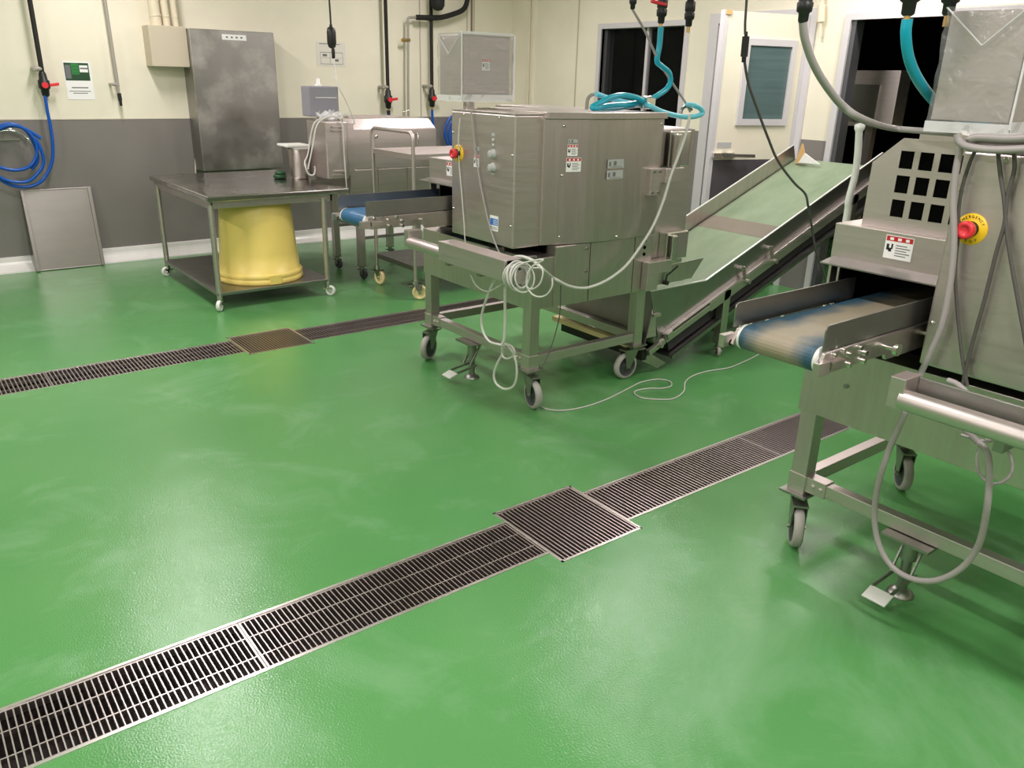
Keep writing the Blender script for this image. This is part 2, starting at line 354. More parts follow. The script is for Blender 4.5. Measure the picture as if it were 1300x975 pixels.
# walls
def wallgrid(name, axis, a, t, p0, p1, z0, z1, opens, m):
    mb = MB(); P = sorted({p0, p1}.union(*[{o[0], o[1]} for o in opens])); Z = sorted({z0, z1}.union(*[{o[2], o[3]} for o in opens]))
    for i in range(len(P)-1):
        for j in range(len(Z)-1):
            c, d = (P[i]+P[i+1])/2, (Z[j]+Z[j+1])/2
            if any(o[0] < c < o[1] and o[2] < d < o[3] for o in opens): continue
            if axis == 'y': mb.box(P[i], P[i+1], a, a+t, Z[j], Z[j+1])
            else: mb.box(a, a+t, P[i], P[i+1], Z[j], Z[j+1])
    return struct(mb.build(name, m))
wallgrid('wall_left', 'y', WY, 0.12, XM-0.12, WX+0.12, 0, CEIL, [], WALLM)
WIN = (4.955, 5.967, 1.0, 1.965); DR = (3.76, 4.60, 0.0, 1.965); BIG = (1.3, 3.438, 0.0, 1.95)
wallgrid('wall_right', 'x', WX, 0.12, YM-0.12, WY, 0, CEIL, [WIN, DR, BIG], WALLM)
wallgrid('wall_back', 'y', YM-0.12, 0.12, XM-0.12, WX+0.12, 0, CEIL, [], WALLM)
wallgrid('wall_front', 'x', XM-0.12, 0.12, YM, WY, 0, CEIL, [], WALLM)
struct(MB().box(XM-0.12, WX+0.12, YM-0.12, WY+0.12, CEIL, CEIL+0.1).build('ceiling', CEILM))
# dark rooms beyond the openings
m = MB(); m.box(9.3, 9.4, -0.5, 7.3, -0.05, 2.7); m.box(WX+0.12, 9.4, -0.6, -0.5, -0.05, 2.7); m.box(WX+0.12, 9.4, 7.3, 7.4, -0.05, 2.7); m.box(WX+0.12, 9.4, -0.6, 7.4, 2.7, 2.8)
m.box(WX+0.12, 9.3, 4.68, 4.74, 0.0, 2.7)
struct(m.build('wall_far', UNLIT))
# corner pillar, wall seams, cove
struct(MB().box(WX-0.03, WX, 6.95, WY, 0, CEIL).build('trim_5', WALLM))
SEAM = mat('panel_seam', srgb(186, 178, 158), 0.5)
m = MB()
for x in (4.46, 5.015, 5.10): m.box(x-0.006, x+0.006, WY-0.004, WY, DADO, CEIL)
for y in (6.305,): m.box(WX-0.004, WX, y-0.008, y+0.008, DADO, CEIL)
struct(m.build('trim_6', SEAM))
struct(MB().box(5.06, 5.075, WY-0.012, WY, DADO, CEIL).build('trim_7', mat('dark_seam', srgb(130, 115, 100), 0.5)))
struct(MB().box(XM, WX, WY-0.003, WY, DADO-0.004, DADO+0.004).build('trim_8', mat('dado_line', srgb(215, 208, 190), 0.5)))
prof = [(WY, 0), (WY-0.085, 0), (WY-0.083, 0.01), (WY-0.065, 0.02), (WY-0.045, 0.038), (WY-0.03, 0.058), (WY-0.022, 0.075), (WY-0.018, 0.108), (WY, 0.112)]
struct(MB().prism([(p, q) for p, q in prof], 'x', XM, WX, 0).build('baseboard_left', COVE))
struct(MB().prism([(WX-(WY-p), q) for p, q in prof], 'y', 4.74, WY, 0).build('baseboard_right', COVE))
struct(MB().cyl([(2.244,7.290,1.447)][0], [(2.169,7.290,0.553)][0], 0.006, n=8).build('trim_9', CREAMP))

# window opening beside the middle machine
m = MB(); y0, y1, z0, z1 = WIN
for (a, b, c, d) in ((y0-0.045, y0, z0-0.045, z1+0.045), (y1, y1+0.045, z0-0.045, z1+0.045), (y0, y1, z1, z1+0.045), (y0, y1, z0-0.045, z0)): m.box(WX-0.015, WX+0.12, a, b, c, d)
wn = struct(m.build('window_1', ALU)); 
MB().box(WX+0.03, WX+0.12, y0, y0+0.02, z0, z1).build('window_stile', ALUD, wn); MB().box(WX+0.03, WX+0.12, y1-0.04, y1, z0, z1).build('window_stile', ALUD, wn)
MB().box(WX+0.05, WX+0.09, 5.42, 5.45, z0, z1).build('window_mullion', ALU, wn)
MB().box(WX+0.066, WX+0.072, y0, y1, z0, z1).build('window_pane', mat('clear_pane', (0.01, 0.012, 0.012), 0.03, 0, 0.3, alpha=0.15), wn)
# door frame + leaf ajar
m = MB(); y0, y1, z0, z1 = DR
m.box(WX-0.02, WX+0.12, y1, y1+0.09, 0, z1+0.075); m.box(WX-0.02, WX+0.12, y0-0.05, y0, 0, z1+0.075); m.box(WX-0.02, WX+0.12, y0, y1, z1, z1+0.075)
df = struct(m.build('door_1', ALU))
m = MB(); m.box(WX+0.0, WX+0.05, y1-0.03, y1, 0, z1); m.build('door_stop', ALUD, df)
# door leaf: hinged at the right jamb, swung slightly into the room
HX, HY = 5.60, 3.765; TX, TY = 5.135, 4.43
import math as _m
TXY = [(4.898,3.974,1.990)][0]
dv = Vector((TXY[0]-HX, TXY[1]-HY, 0)); LW = dv.length; du = dv.normalized(); dn = Vector((0, 0, 1)).cross(du)*1.0
if dn.x > 0: dn = -dn            # towards the room
def onleaf(s, z, t=0.0): return Vector((HX, HY, 0))+du*s+Vector((0, 0, z))+dn*t
def leafbox(s0, s1, z0, z1, t0, t1, mb, m=0): mb.obox(onleaf(s0, z0, t0), du*(s1-s0), Vector((0, 0, z1-z0)), dn*(t1-t0), m); return mb
dl = leafbox(0, LW, 0.01, 1.99, -0.04, 0, MB()).build('door_2', DOORM, None); struct(dl)
def leafpart(name, m, mats): return m.build(name, mats, dl)
m = MB(); leafbox(-0.005, 0.03, 0.01, 1.995, -0.042, 0.004, m); leafbox(LW-0.03, LW+0.005, 0.01, 1.995, -0.042, 0.004, m); leafpart('edge_strip', m, ALU)
wz0, wz1 = 1.23, 1.82; ws0, ws1 = LW*0.12, LW*0.74
m = MB(); f = 0.045
for a in ((ws0, ws0+f, wz0, wz1), (ws1-f, ws1, wz0, wz1), (ws0+f, ws1-f, wz1-f, wz1), (ws0+f, ws1-f, wz0, wz0+f)): leafbox(*a, 0, 0.016, m)
wf = leafpart('viewing_window', m, ALU); leafbox(ws0+f, ws1-f, wz0+f, wz1-f, 0.0, 0.004, MB()).build('pane', GLASSD, wf)
m = MB(); leafbox(LW*0.72, LW*0.97, 1.0, 1.03, 0, 0.02, m); m.bar(onleaf(LW*0.80, 1.02, 0.05), onleaf(LW*0.52, 1.015, 0.06), 0.02, 0.022); leafbox(LW*0.80, LW*0.86, 1.005, 1.035, 0.0, 0.06, m); leafpart('door_handle', m, STEELD); m = MB(); leafbox(LW*0.74, LW*0.98, 1.0, 1.035, 0.0, 0.03, m); leafpart('lock_case', m, POLISH)
m = MB(); leafbox(LW*0.76, LW*0.93, 1.07, 1.11, 0, 0.002, m); leafpart('notice_label', m, LABG)
m = MB(); leafbox(LW-0.05, LW-0.005, 1.965, 1.995, 0, 0.012, m); leafpart('hinge_cap', m, CARD)
# big doorway
m = MB(); y0, y1, z0, z1 = BIG
m.box(WX-0.02, WX+0.12, y1, y1+0.047, 0, z1+0.042); m.box(WX-0.02, WX+0.12, y0-0.047, y0, 0, z1+0.042); m.box(WX-0.02, WX+0.12, y0, y1, z1, z1+0.042)
dw = struct(m.build('door_3', ALU)); MB().box(WX+0.0, WX+0.1, y1-0.035, y1, 0, z1).build('door_gasket', ALUD, dw)

# ---------------------------------------------------------------- shared builders
def caster(parent, x, y, ztop, r, wd, ang, tyre=RUBBER, hub=HUB, fork=FORK, trail=0.03, brake=True, plate=0.05):
    d = Vector((math.cos(ang), math.sin(ang), 0)); sd = Vector((-d.y, d.x, 0)); c = Vector((x, y, 0))+d*trail; c.z = r
    m = MB(); m.obox(Vector((x, y, ztop-0.008))-Vector((plate, plate, 0)), (2*plate, 0, 0), (0, 2*plate, 0), (0, 0, 0.008)) if plate else None
    m.cyl((x, y, ztop-0.03), (x, y, ztop-0.006), min(0.022, r*0.5)); hz = ztop-0.028
    for s in (-1, 1):
        o = sd*s*(wd/2+0.005); th = sd*s*0.003
        a = Vector((x, y, hz))+o-d*r*0.25; b = Vector((x, y, hz))+o+d*(trail+r*0.35)
        cc = c+o
        vs = [a, b, cc+d*r*0.18-Vector((0, 0, r*0.15)), cc-d*r*0.18-Vector((0, 0, r*0.15))]
        m.add(vs+[v+th for v in vs], [(0, 1, 2, 3), (7, 6, 5, 4), (0, 4, 5, 1), (1, 5, 6, 2), (2, 6, 7, 3), (3, 7, 4, 0)])
    m.obox(Vector((x, y, hz-0.004))-d*r*0.3-sd*(wd/2+0.008), d*(trail+r*0.7), sd*(wd+0.016), (0, 0, 0.006))
    m.cyl(c-sd*(wd/2+0.014), c+sd*(wd/2+0.014), 0.007, n=10)
    if brake: m.obox(Vector((x, y, hz-0.012))-d*(r*0.95)-sd*0.02, d*r*0.6, sd*0.04, (0, 0, 0.008))
    k = m.build('caster', fork, parent)
    w = MB(); n = 28; prof = [(r*0.76, -wd/2), (r*0.9, -wd/2), (r*0.985, -wd*0.32), (r, 0), (r*0.985, wd*0.32), (r*0.9, wd/2), (r*0.76, wd/2)]
    def ring(pr, mi, cap=False):
        P = []
        for (rr, h) in pr:
            for i in range(n):
                a = 2*math.pi*i/n; P.append(c+sd*h+d*math.cos(a)*rr+Vector((0, 0, math.sin(a)*rr)))
        F = [(j*n+i, j*n+(i+1) % n, (j+1)*n+(i+1) % n, (j+1)*n+i) for j in range(len(pr)-1) for i in range(n)]
        w.add(P, F, mi, True)
    ring(prof, 0); ring([(r*0.05, -wd*0.42), (r*0.25, -wd*0.42), (r*0.3, -wd*0.30), (r*0.74, -wd*0.38), (r*0.765, -wd/2)], 1); ring([(r*0.765, wd/2), (r*0.74, wd*0.38), (r*0.3, wd*0.30), (r*0.25, wd*0.42), (r*0.05, wd*0.42)], 1)
    w.build('wheel', [tyre, hub], k)
def warning_label(parent, p, u, v, w, h, kind='warn', name='warning_label'):
    m = MB(); R = lambda a, b, c, d, t, mi: m.rect(p, u, v, w, h, a, b, c, d, 0.0, t, mi)
    if kind == 'warn':
        R(0, 1, 0, 1, 0.0008, 0); R(0.03, 0.97, 0.76, 0.97, 0.0013, 1)
        for a in (0.16, 0.44, 0.72): R(a, a+0.13, 0.80, 0.92, 0.0017, 0)
        R(0.07, 0.16, 0.36, 0.62, 0.0013, 2); R(0.15, 0.26, 0.30, 0.46, 0.0013, 2); R(0.24, 0.30, 0.42, 0.64, 0.0013, 2)
        for k in range(5): R(0.40, 0.92 if k % 2 else 0.80, 0.14+0.11*k, 0.18+0.11*k, 0.0012, 3)
    elif kind == 'grey':
        R(0, 1, 0, 1, 0.0008, 4); R(0.08, 0.2, 0.25, 0.75, 0.0012, 3); R(0.36, 0.54, 0.3, 0.8, 0.0012, 3)
        for k in range(3): R(0.2, 0.9, 0.08+0.06*k, 0.1+0.06*k, 0.0011, 3)
    elif kind == 'blue':
        R(0, 1, 0, 1, 0.0008, 0); R(0.05, 0.95, 0.38, 0.82, 0.0012, 5)
        for k in range(3): R(0.4, 0.9, 0.46+0.12*k, 0.50+0.12*k, 0.0016, 0)
        R(0.1, 0.2, 0.1, 0.3, 0.0012, 3); R(0.3, 0.9, 0.12, 0.16, 0.0012, 3); R(0.3, 0.9, 0.22, 0.26, 0.0012, 3)
    return m.build(name, [LABW, LABR, LABK, LABT, LABG, LABB], parent)
def text_arc(parent, txt, c, n, up, r, a0, a1, size, material):
    n = Vector(n).normalized(); up = Vector(up); rt = up.cross(n).normalized()
    vs = []; fs = []
    for i, ch in enumerate(txt):
        a = math.radians(a0+(a1-a0)*i/max(1, len(txt)-1))
        cu = bpy.data.curves.new('t', 'FONT'); cu.body = ch; cu.size = size; cu.align_x = 'CENTER'; cu.align_y = 'CENTER'; cu.extrude = 0.0002
        to = bpy.data.objects.new('t', cu); me = bpy.data.meshes.new_from_object(to)
        rd = rt*math.cos(a)+up*math.sin(a); tn = n.cross(rd) if a0 < a1 else rd.cross(n)
        yd = rd if a0 > a1 else -rd
        xd = yd.cross(n)
        b = len(vs)
        for q in me.vertices: vs.append(Vector(c)+rd*r+xd*q.co.x+yd*q.co.y+n*(q.co.z+0.0004))
        for p in me.polygons: fs.append([b+k for k in p.vertices])
        bpy.data.objects.remove(to); bpy.data.curves.remove(cu); bpy.data.meshes.remove(me)
    return MB().add(vs, fs).build('lettering', material, parent)
def bolt(m, p, n, r=0.007, h=0.006, mi=0):
    m.cyl(p, Vector(p)+Vector(n)*h, r, mi, n=6)

# ---------------------------------------------------------------- processing machines (two of the same make)
def build_machine(which):
    D = which == 'near'
    lab = ('large stainless steel belt fed food machine at the right edge with grid window hood' if D else 'large stainless steel food machine in the middle with blue hose coiled on its lid')
    M = thing('food_processing_machine', lab, 'machine', (2.70, 3.30, 0), 'stainless food processing machines on casters')
    lx0, lx1, ly0, ly1, lw = 2.335, 3.055, 2.855, 3.735, 0.058
    for (x, y) in ((lx0, ly0), (lx1, ly0), (lx0, ly1), (lx1, ly1)):
        MB().box(x-lw/2, x+lw/2, y-lw/2, y+lw/2, 0.19, 0.50).build('leg', STEEL, M, 0.003)
    for x in (lx0, lx1): MB().box(x-0.02, x+0.02, ly0+lw/2, ly1-lw/2, 0.21, 0.255).build('bottom_rail', STEELH, M, 0.002)
    for y in (ly0, ly1): MB().box(lx0+lw/2, lx1-lw/2, y-0.02, y+0.02, 0.21, 0.255).build('bottom_rail', STEELH, M, 0.002)
    for y, s in ((ly0, 1), (ly1, -1)):
        m = MB(); m.box(lx0-lw/2-0.003, lx0+lw/2+0.003, y-lw/2-0.003, y+lw/2+0.003, 0.192, 0.262); a, b = (y+lw/2, y+lw/2+0.075) if s > 0 else (y-lw/2-0.075, y-lw/2)
        m.box(lx0-0.024, lx0+0.024, a, b, 0.205, 0.26)
        for q in (0.25, 0.65): bolt(m, (lx0-0.024, a+(b-a)*q, 0.232), (-1, 0, 0), 0.008, 0.006)
        m.build('corner_bracket', STEELH, M, 0.001)
    for (x, y, ang) in ((lx0, ly0, math.radians(258)), (lx1, ly0, math.radians(176)), (lx0, ly1, math.radians(208 if not D else 220)), (lx1, ly1, math.radians(248 if not D else 224))):
        caster(M, x, y, 0.192, 0.073, 0.034, ang, trail=0.05)
    # floor lock on the front rail
    fx, fy = 2.325, 3.33
    m = MB(); m.box(fx-0.055, fx+0.055, fy-0.075, fy+0.075, 0.198, 0.208); m.cyl((fx, fy, 0.13), (fx, fy, 0.2), 0.024); m.cyl((fx, fy, 0.02), (fx, fy, 0.14), 0.016)
    m.lathe((fx, fy, 0), [(0.001, 0.022), (0.02, 0.022), (0.038, 0.008), (0.042, 0.0), (0.001, 0.0)], n=24)
    for s in (-0.03, 0.03):
        m.bar((fx+0.035, fy+s, 0.19), (fx-0.03, fy+s, 0.08), 0.006, 0.012); m.bar((fx+0.01, fy+s, 0.075), (fx-0.115, fy+s+0.01, 0.05), 0.006, 0.012)
    fl = m.build('floor_lock', FORK, M, 0.001)
    m = MB(); m.obox((fx-0.16, fy-0.03, 0.030), (0.05, 0, 0.018), (0, 0.075, 0), (-0.002, 0, 0.006)); m.build('foot_pedal', WHITEP, fl, 0.002)
    # lower trough
    m = MB(); m.prism([(2.305, 0.49), (3.085, 0.49), (3.085, 0.78), (2.45, 0.78), (2.45, 0.735), (2.305, 0.735)], 'y', 2.822, 3.775)
    tr = m.build('lower_housing', STEEL, M, 0.002)
    MB().box(2.440, 2.449, 2.90, 3.77, 0.737, 0.779).build('gap_shade', SHADE, tr)  # black strip painting the shade between cabinet and trough
    m = MB()
    for (x0, x1) in ((2.435, 2.652), (2.658, 2.955), (2.961, 3.085)): m.box(x0, x1, 2.812, 2.822, 0.492, 0.778)
    sp = m.build('access_panel', STEEL, tr, 0.001)
    for p, n in (((2.63, 2.812, 0.755), (0, -1, 0)), ((2.63, 2.812, 0.645), (0, -1, 0)), ((2.305, 3.62, 0.62), (-1, 0, 0))):
        m = MB(); bolt(m, p, n, 0.008, 0.008); m.build('bolt', STEELD, tr)
    # control cabinet
    m = MB(); m.box(2.235, 2.40, 2.885, 3.385, 0.778, 1.358)
    cc = m.build('control_cabinet', STEELH, M, 0.006, 2)
    for (y, z) in ((3.37, 1.26), (3.37, 0.90), (2.90, 1.19), (2.90, 0.88), (3.00, 1.345), (3.28, 1.345)): MB().lathe((2.235, y, z), [(0.007, 0), (0.006, -0.003), (0.001, -0.0045)], n=10, axis='x').build('screw', POLISH, cc)
    ey, ez = (3.325, 1.166)
    m = MB(); m.lathe((2.235, ey, ez), [(0.001, -0.003), (0.04, -0.003), (0.041, 0.0)], n=32, axis='x'); es = m.build('emergency_stop', YEL, cc)
    m = MB(); m.lathe((2.232, ey, ez), [(0.018, 0), (0.017, -0.018), (0.023, -0.020), (0.0235, -0.030), (0.021, -0.036), (0.012, -0.0365), (0.011, -0.034), (0.0005, -0.034)], n=28, axis='x'); m.build('push_button', RED, es)
    m = MB(); m.lathe((2.232, ey, ez), [(0.0205, 0), (0.0205, -0.012), (0.017, -0.013)], n=24, axis='x'); m.build('button_collar', BLACKM, es)
    text_arc(es, 'EMERGENCY', (2.2318, ey, ez), (-1, 0, 0), (0, 0, 1), 0.032, 150, 30, 0.0095, LABK)
    text_arc(es, 'STOP', (2.2318, ey, ez), (-1, 0, 0), (0, 0, 1), 0.032, 235, 305, 0.0095, LABK)
    U, V = (0, -1, 0), (0, 0, 1)
    if not D:
        warning_label(cc, (2.2345, 3.195, 1.115), U, V, 0.042, 0.055); warning_label(cc, (2.2345, 3.195, 1.188), U, V, 0.042, 0.02, 'grey', 'rating_label')
        warning_label(cc, (2.2345, 3.06, 0.84), U, V, 0.064, 0.07, 'blue', 'company_label')
        for z in (1.185, 1.125):
            m = MB(); m.lathe((2.235, 3.045, z), [(0.022, 0), (0.022, -0.004), (0.017, -0.006), (0.0165, -0.020), (0.014, -0.022), (0.0005, -0.022)], n=22, axis='x'); m.build('rotary_knob', LABG, cc)
        for z in (1.222, 1.245): MB().lathe((2.235, 3.045, z), [(0.009, 0), (0.009, -0.003), (0.0005, -0.004)], n=16, axis='x').build('indicator_lamp', LABG, cc)
        m = MB(); m.rect((2.2345, 3.057, 1.262), U, V, 0.026, 0.014, 0, 1, 0, 1, 0, 0.001); m.rect((2.2345, 3.056, 1.095), U, V, 0.024, 0.008, 0, 1, 0, 1, 0, 0.001); m.build('nameplate', LABG, cc)
    else:
        warning_label(cc, (2.2345, 2.90, 1.15), U, V, 0.05, 0.055)
    # main body with gently bowed side
    pts = [(2.385, 2.872), (2.46, 2.845), (2.60, 2.808), (2.75, 2.792), (2.95, 2.792), (3.085, 2.80), (3.085, 3.775), (2.80, 3.775), (2.80, 3.385), (2.385, 3.385)]
    m = MB(); m.prism(pts, 'z', 0.783, 1.345); mb = m.build('main_body', STEEL, M, 0.003)
    m = MB(); lp = [(2.40, 2.855), (2.47, 2.832), (2.60, 2.798), (2.75, 2.782), (2.95, 2.782), (3.095, 2.79), (3.095, 3.785), (2.79, 3.785), (2.79, 3.395), (2.39, 3.395), (2.39, 2.86)]
    m.prism(lp, 'z', 1.345, 1.372); m.box(2.235, 2.392, 2.885, 3.385, 1.359, 1.366); m.box(2.238, 2.36, 2.95, 3.30, 1.366, 1.368)
    lid = m.build('lid', STEEL, M, 0.003)
    for (x, z, y) in ((2.475, 1.315, 2.840), (2.475, 1.10, 2.840), (2.475, 0.82, 2.840), (3.06, 1.32, 2.798), (2.80, 0.80, 2.790)): MB().lathe((x, y, z), [(0.007, 0), (0.006, -0.003), (0.001, -0.0045)], n=10, axis='y').build('screw', POLISH, mb)
    if not D:
        u2 = Vector((0.14, -0.036, 0)).normalized()
        warning_label(mb, (2.495, 2.833, 1.185), u2, V, 0.052, 0.050); warning_label(mb, (2.492, 2.834, 1.115), u2, V, 0.076, 0.062)
        warning_label(mb, (2.495, 2.833, 1.240), u2, V, 0.05, 0.018, 'grey', 'rating_label')
        warning_label(mb, (2.712, 2.791, 1.125), (1, 0, 0), V, 0.105, 0.040, 'grey', 'rating_label'); warning_label(mb, (2.710, 2.791, 1.075), (1, 0, 0), V, 0.105, 0.040, 'grey', 'rating_label')
    # door column with hinges on the outlet side
    m = MB(); m.box(3.10, 3.365, 2.84, 3.50, 0.60, 1.295); dc = m.build('outlet_door', STEELH, M, 0.006)
    for (z0, z1, x0, x1) in ((1.115, 1.285, 3.125, 3.275), (0.640, 0.785, 3.165, 3.330)):
        m = MB(); m.box(x0, x1, 2.785, 2.84, z0, z1); m.box(x0, x0+0.040, 2.745, 2.785, z0, z1-0.01); h = m.build('hinge_block', POLISH, dc, 0.006, 3)
        for k in range(4): MB().cyl((x0+0.06, 2.785, z0+0.02+k*(z1-z0-0.04)/3), (x0+0.06, 2.775, z0+0.02+k*(z1-z0-0.04)/3), 0.007, n=10).build('bolt', STEELD, h)
    m = MB(); m.box(2.985, 3.085, 2.765, 2.80, 0.985, 1.115); m.box(3.07, 3.20, 2.745, 2.80, 1.045, 1.115); hb = m.build('latch_plate', STEELH, mb, 0.003)
    for (x, z) in ((3.005, 1.10), (3.045, 1.10), (3.005, 1.0), (3.045, 1.0)):
        m = MB(); bolt(m, (x, 2.765, z), (0, -1, 0), 0.007, 0.006); m.build('bolt', STEELD, hb)
    m = MB(); m.box(3.02, 3.10, 2.765, 2.81, 0.50, 0.65); m.box(3.10, 3.20, 2.765, 2.83, 0.585, 0.65); m.build('latch_plate', STEELH, mb, 0.003)
    for z in (0.685, 0.72, 0.755): MB().cyl((3.03, 2.8118, z), (3.03, 2.8095, z), 0.009, n=14).build('round_hole', SHADE, tr)
    # discharge chute
    m = MB(); m.prism([(3.17, 0.50), (3.46, 0.50), (3.55, 0.605), (3.17, 0.59)], 'y', 2.845, 2.850); m.box(3.09, 3.40, 2.85, 3.46, 0.495, 0.50); m.prism([(3.09, 0.50), (3.40, 0.50), (3.49, 0.61), (3.09, 0.60)], 'y', 3.455, 3.46)
    ch = m.build('discharge_chute', STEEL, M)
    m = MB(); m.tube([(3.24, 2.835, 0.505), (3.24, 2.83, 0.545), (3.31, 2.82, 0.59)], 0.005, smooth=False); m.cyl((3.24, 2.85, 0.505), (3.24, 2.82, 0.505), 0.012); m.build('locking_lever', BLACKM, ch)
    # push handle
    hx = 1.93; y0, y1 = 2.50, 3.30
    m = MB()
    if not D: m.box(hx-0.031, hx+0.055, y0, 2.985, 0.746, 0.832)
    for y in ((y0+0.3), (y1-0.25)): MB().box(hx+0.054, 2.305, y-0.012, y+0.012, 0.70, 0.756).build('handle_arm', STEELD, M)
    if D: m.box(hx+0.047, hx+0.054, y0+0.03, y1-0.04, 0.756, 0.828)
    hd = m.build('push_handle', STEELH if not D else STEELD, M, 0.002)
    for (a, b) in ((y1-0.040, y1), (y0, y0+0.03)): MB().box(hx-0.02, hx+0.055, a, b, 0.752, 0.833).build('end_block', STEELH, hd, 0.002)
    m = MB(); m.cyl((hx-0.002, y0-0.07, 0.776), (hx-0.002, y1-0.03, 0.776), 0.0265, n=28); m.build('grip_tube', STEELH, hd)
    # infeed conveyor
    bx0, bx1, by0, by1, bt = 1.765, 2.75, 3.425, 3.668, 0.893
    cv = thing_part('infeed_conveyor', M, MB().box(1.80, bx1, by0+0.004, by1-0.004, bt-0.066, bt-0.006), STEELD)
    m = MB(); prof = [(bx1, bt)]+[(bx0+0.034+0.034*math.cos(a), bt-0.034+0.034*math.sin(a)) for a in [math.radians(90+15*i) for i in range(13)]]+[(bx1, bt-0.068), (bx1, bt-0.065)]+[(bx0+0.034+0.031*math.cos(a), bt-0.034+0.031*math.sin(a)) for a in [math.radians(270-15*i) for i in range(13)]]+[(bx1, bt-0.003)]
    m.prism(prof, 'y', by0+0.010, by1-0.010); m.build('belt', BELTB if D else BELTB1, cv)
    m = MB()
    for (a, b) in ((by0+0.001, by0+0.009), (by1-0.009, by1-0.001)): m.lathe((bx0+0.034, a, bt-0.034), [(0.001, 0), (0.034, 0), (0.034, b-a), (0.001, b-a)], n=28, axis='y')
    m.build('end_roller', WHITEP, cv)
    for (a, b, x0) in ((by0-0.012, by0-0.008, bx0+0.01), (by1+0.008, by1+0.012, bx0-0.002)):
        m = MB(); r = 0.012; m.prism([(x0, bt-0.005), (bx1-0.4, bt-0.005), (bx1-0.4, bt+0.062), (x0+r, bt+0.062), (x0+0.003, bt+0.058), (x0, bt+0.05)], 'y', a, b)
        m.build('side_guard', STEELD, cv)
    for (a, b, s) in ((by0-0.014, by0-0.004, -1), (by1+0.004, by1+0.014, 1)):
        m = MB(); m.prism([(bx0-0.005, bt-0.052), (bx0+0.035, bt-0.068), (bx0+0.32, bt-0.068), (bx0+0.33, bt-0.085), (bx1-0.4, bt-0.085), (bx1-0.4, bt-0.012), (bx0+0.02, bt-0.012)], 'y', a, b)
        yy = a if s < 0 else b
        m.obox((bx0-0.03, min(yy, yy+s*0.018), bt-0.060), (0.05, 0, 0), (0, 0.018, 0), (0, 0, 0.035)); m.obox((bx0+0.03, min(yy, yy+s*0.016), bt-0.052), (0.06, 0, 0), (0, 0.016, 0), (0, 0, 0.02))
        p = m.build('side_plate', STEEL, cv, 0.001)
        for (q, z, rr) in ((0.05, -0.018, 0.006), (0.09, -0.012, 0.006), (0.125, -0.03, 0.008), (0.13, -0.058, 0.008), (0.17, -0.02, 0.007), (0.20, -0.04, 0.008), (0.20, -0.062, 0.008), (0.0, -0.05, 0.009)): MB().cyl((bx0+q, yy, bt+z), (bx0+q, yy+s*0.012, bt+z), rr, n=10).build('bolt', POLISH, p)
        for q in (0.30, 0.52): m = MB(); m.cyl((bx0+q, yy, bt-0.04), (bx0+q, yy+s*0.035, bt-0.04), 0.006, n=10); m.cyl((bx0+q, yy+s*0.035, bt-0.04), (bx0+q, yy+s*0.045, bt-0.04), 0.017, n=12); m.build('wing_bolt', POLISH, p)
    # hood over the conveyor with the grid window
    m = MB(); hx0 = 2.35
    m.box(hx0, 2.80, 3.39, 3.775, 1.0, 1.108); m.box(hx0+0.06, 2.80, 3.770, 3.775, 0.74, 1.0)
    m.prism([(hx0+0.0, 0.90), (hx0+0.04, 0.90), (hx0+0.04, 1.0), (hx0+0.0, 1.0)], 'y', 3.765, 3.775)
    hood = m.build('infeed_hood', STEELH, M, 0.002)
    MB().prism([(hx0-0.07, 0.990), (hx0+0.0, 1.002), (hx0+0.0, 1.006), (hx0-0.07, 0.994)], 'y', 3.395, 3.765).build('hood_lip', STEELD, hood)
    m = MB(); m.box(2.68, 2.69, 3.40, 3.765, 0.74, 0.999); m.box(hx0+0.02, 2.69, 3.40, 3.765, 0.992, 0.999); m.box(hx0+0.06, 2.69, 3.760, 3.768, 0.74, 0.999); m.box(hx0+0.06, 2.69, 3.387, 3.395, 0.74, 0.999); m.build('opening_shade', SHADE, hood)  # black lining puts the opening's shade into colour; bare steel would catch floor bounce
    warning_label(hood, (hx0-0.0005, 3.605, 1.03), U, V, 0.085, 0.068)
    # perforated upright panel
    if not D: return display(M, V)
    px0 = 2.395; m = MB(); ys = [3.632, 3.574, 3.516, 3.458, 3.400]; w0, h0 = 0.040, 0.050; zs = [1.285, 1.215, 1.145]
    A, Bz = [3.36], [1.108]
    yc = sorted({3.36, 3.715}.union({y-w0 for y in ys}, {y for y in ys})); zc = sorted({1.108, 1.37}.union(set(zs), {z+h0 for z in zs}))
    for i in range(len(yc)-1):
        for j in range(len(zc)-1):
            cy, cz = (yc[i]+yc[i+1])/2, (zc[j]+zc[j+1])/2
            if any(y-w0 < cy < y for y in ys) and any(z < cz < z+h0 for z in zs): continue
            y0_, y1_ = yc[i], yc[i+1]
            if y1_ > 3.70:
                z0_, z1_ = zc[j], min(zc[j+1], 1.295)
                if z0_ >= 1.295:
                    if zc[j+1] > 1.36: m.prism([(y0_, 1.295), (y1_, 1.295), (y0_, 1.37)], 'x', px0, px0+0.004)
                    continue
                m.box(px0, px0+0.004, y0_, y1_, z0_, zc[j+1] if zc[j+1] <= 1.295 else 1.295)
                if zc[j+1] > 1.36: m.prism([(y0_, 1.295), (y1_, 1.295), (y0_, 1.37)], 'x', px0, px0+0.004)
            else: m.box(px0, px0+0.004, y0_, y1_, zc[j], zc[j+1])
    gp = m.build('grid_window_panel', STEELH, hood)
    m = MB(); m.prism([(px0+0.004, 1.108), (px0+0.06, 1.108), (px0+0.06, 1.34), (px0+0.004, 1.36)], 'y', 3.395, 3.64); m.build('hole_shade', SHADE, gp)  # black block behind the holes, painting the unlit inside
    return display(M, V)
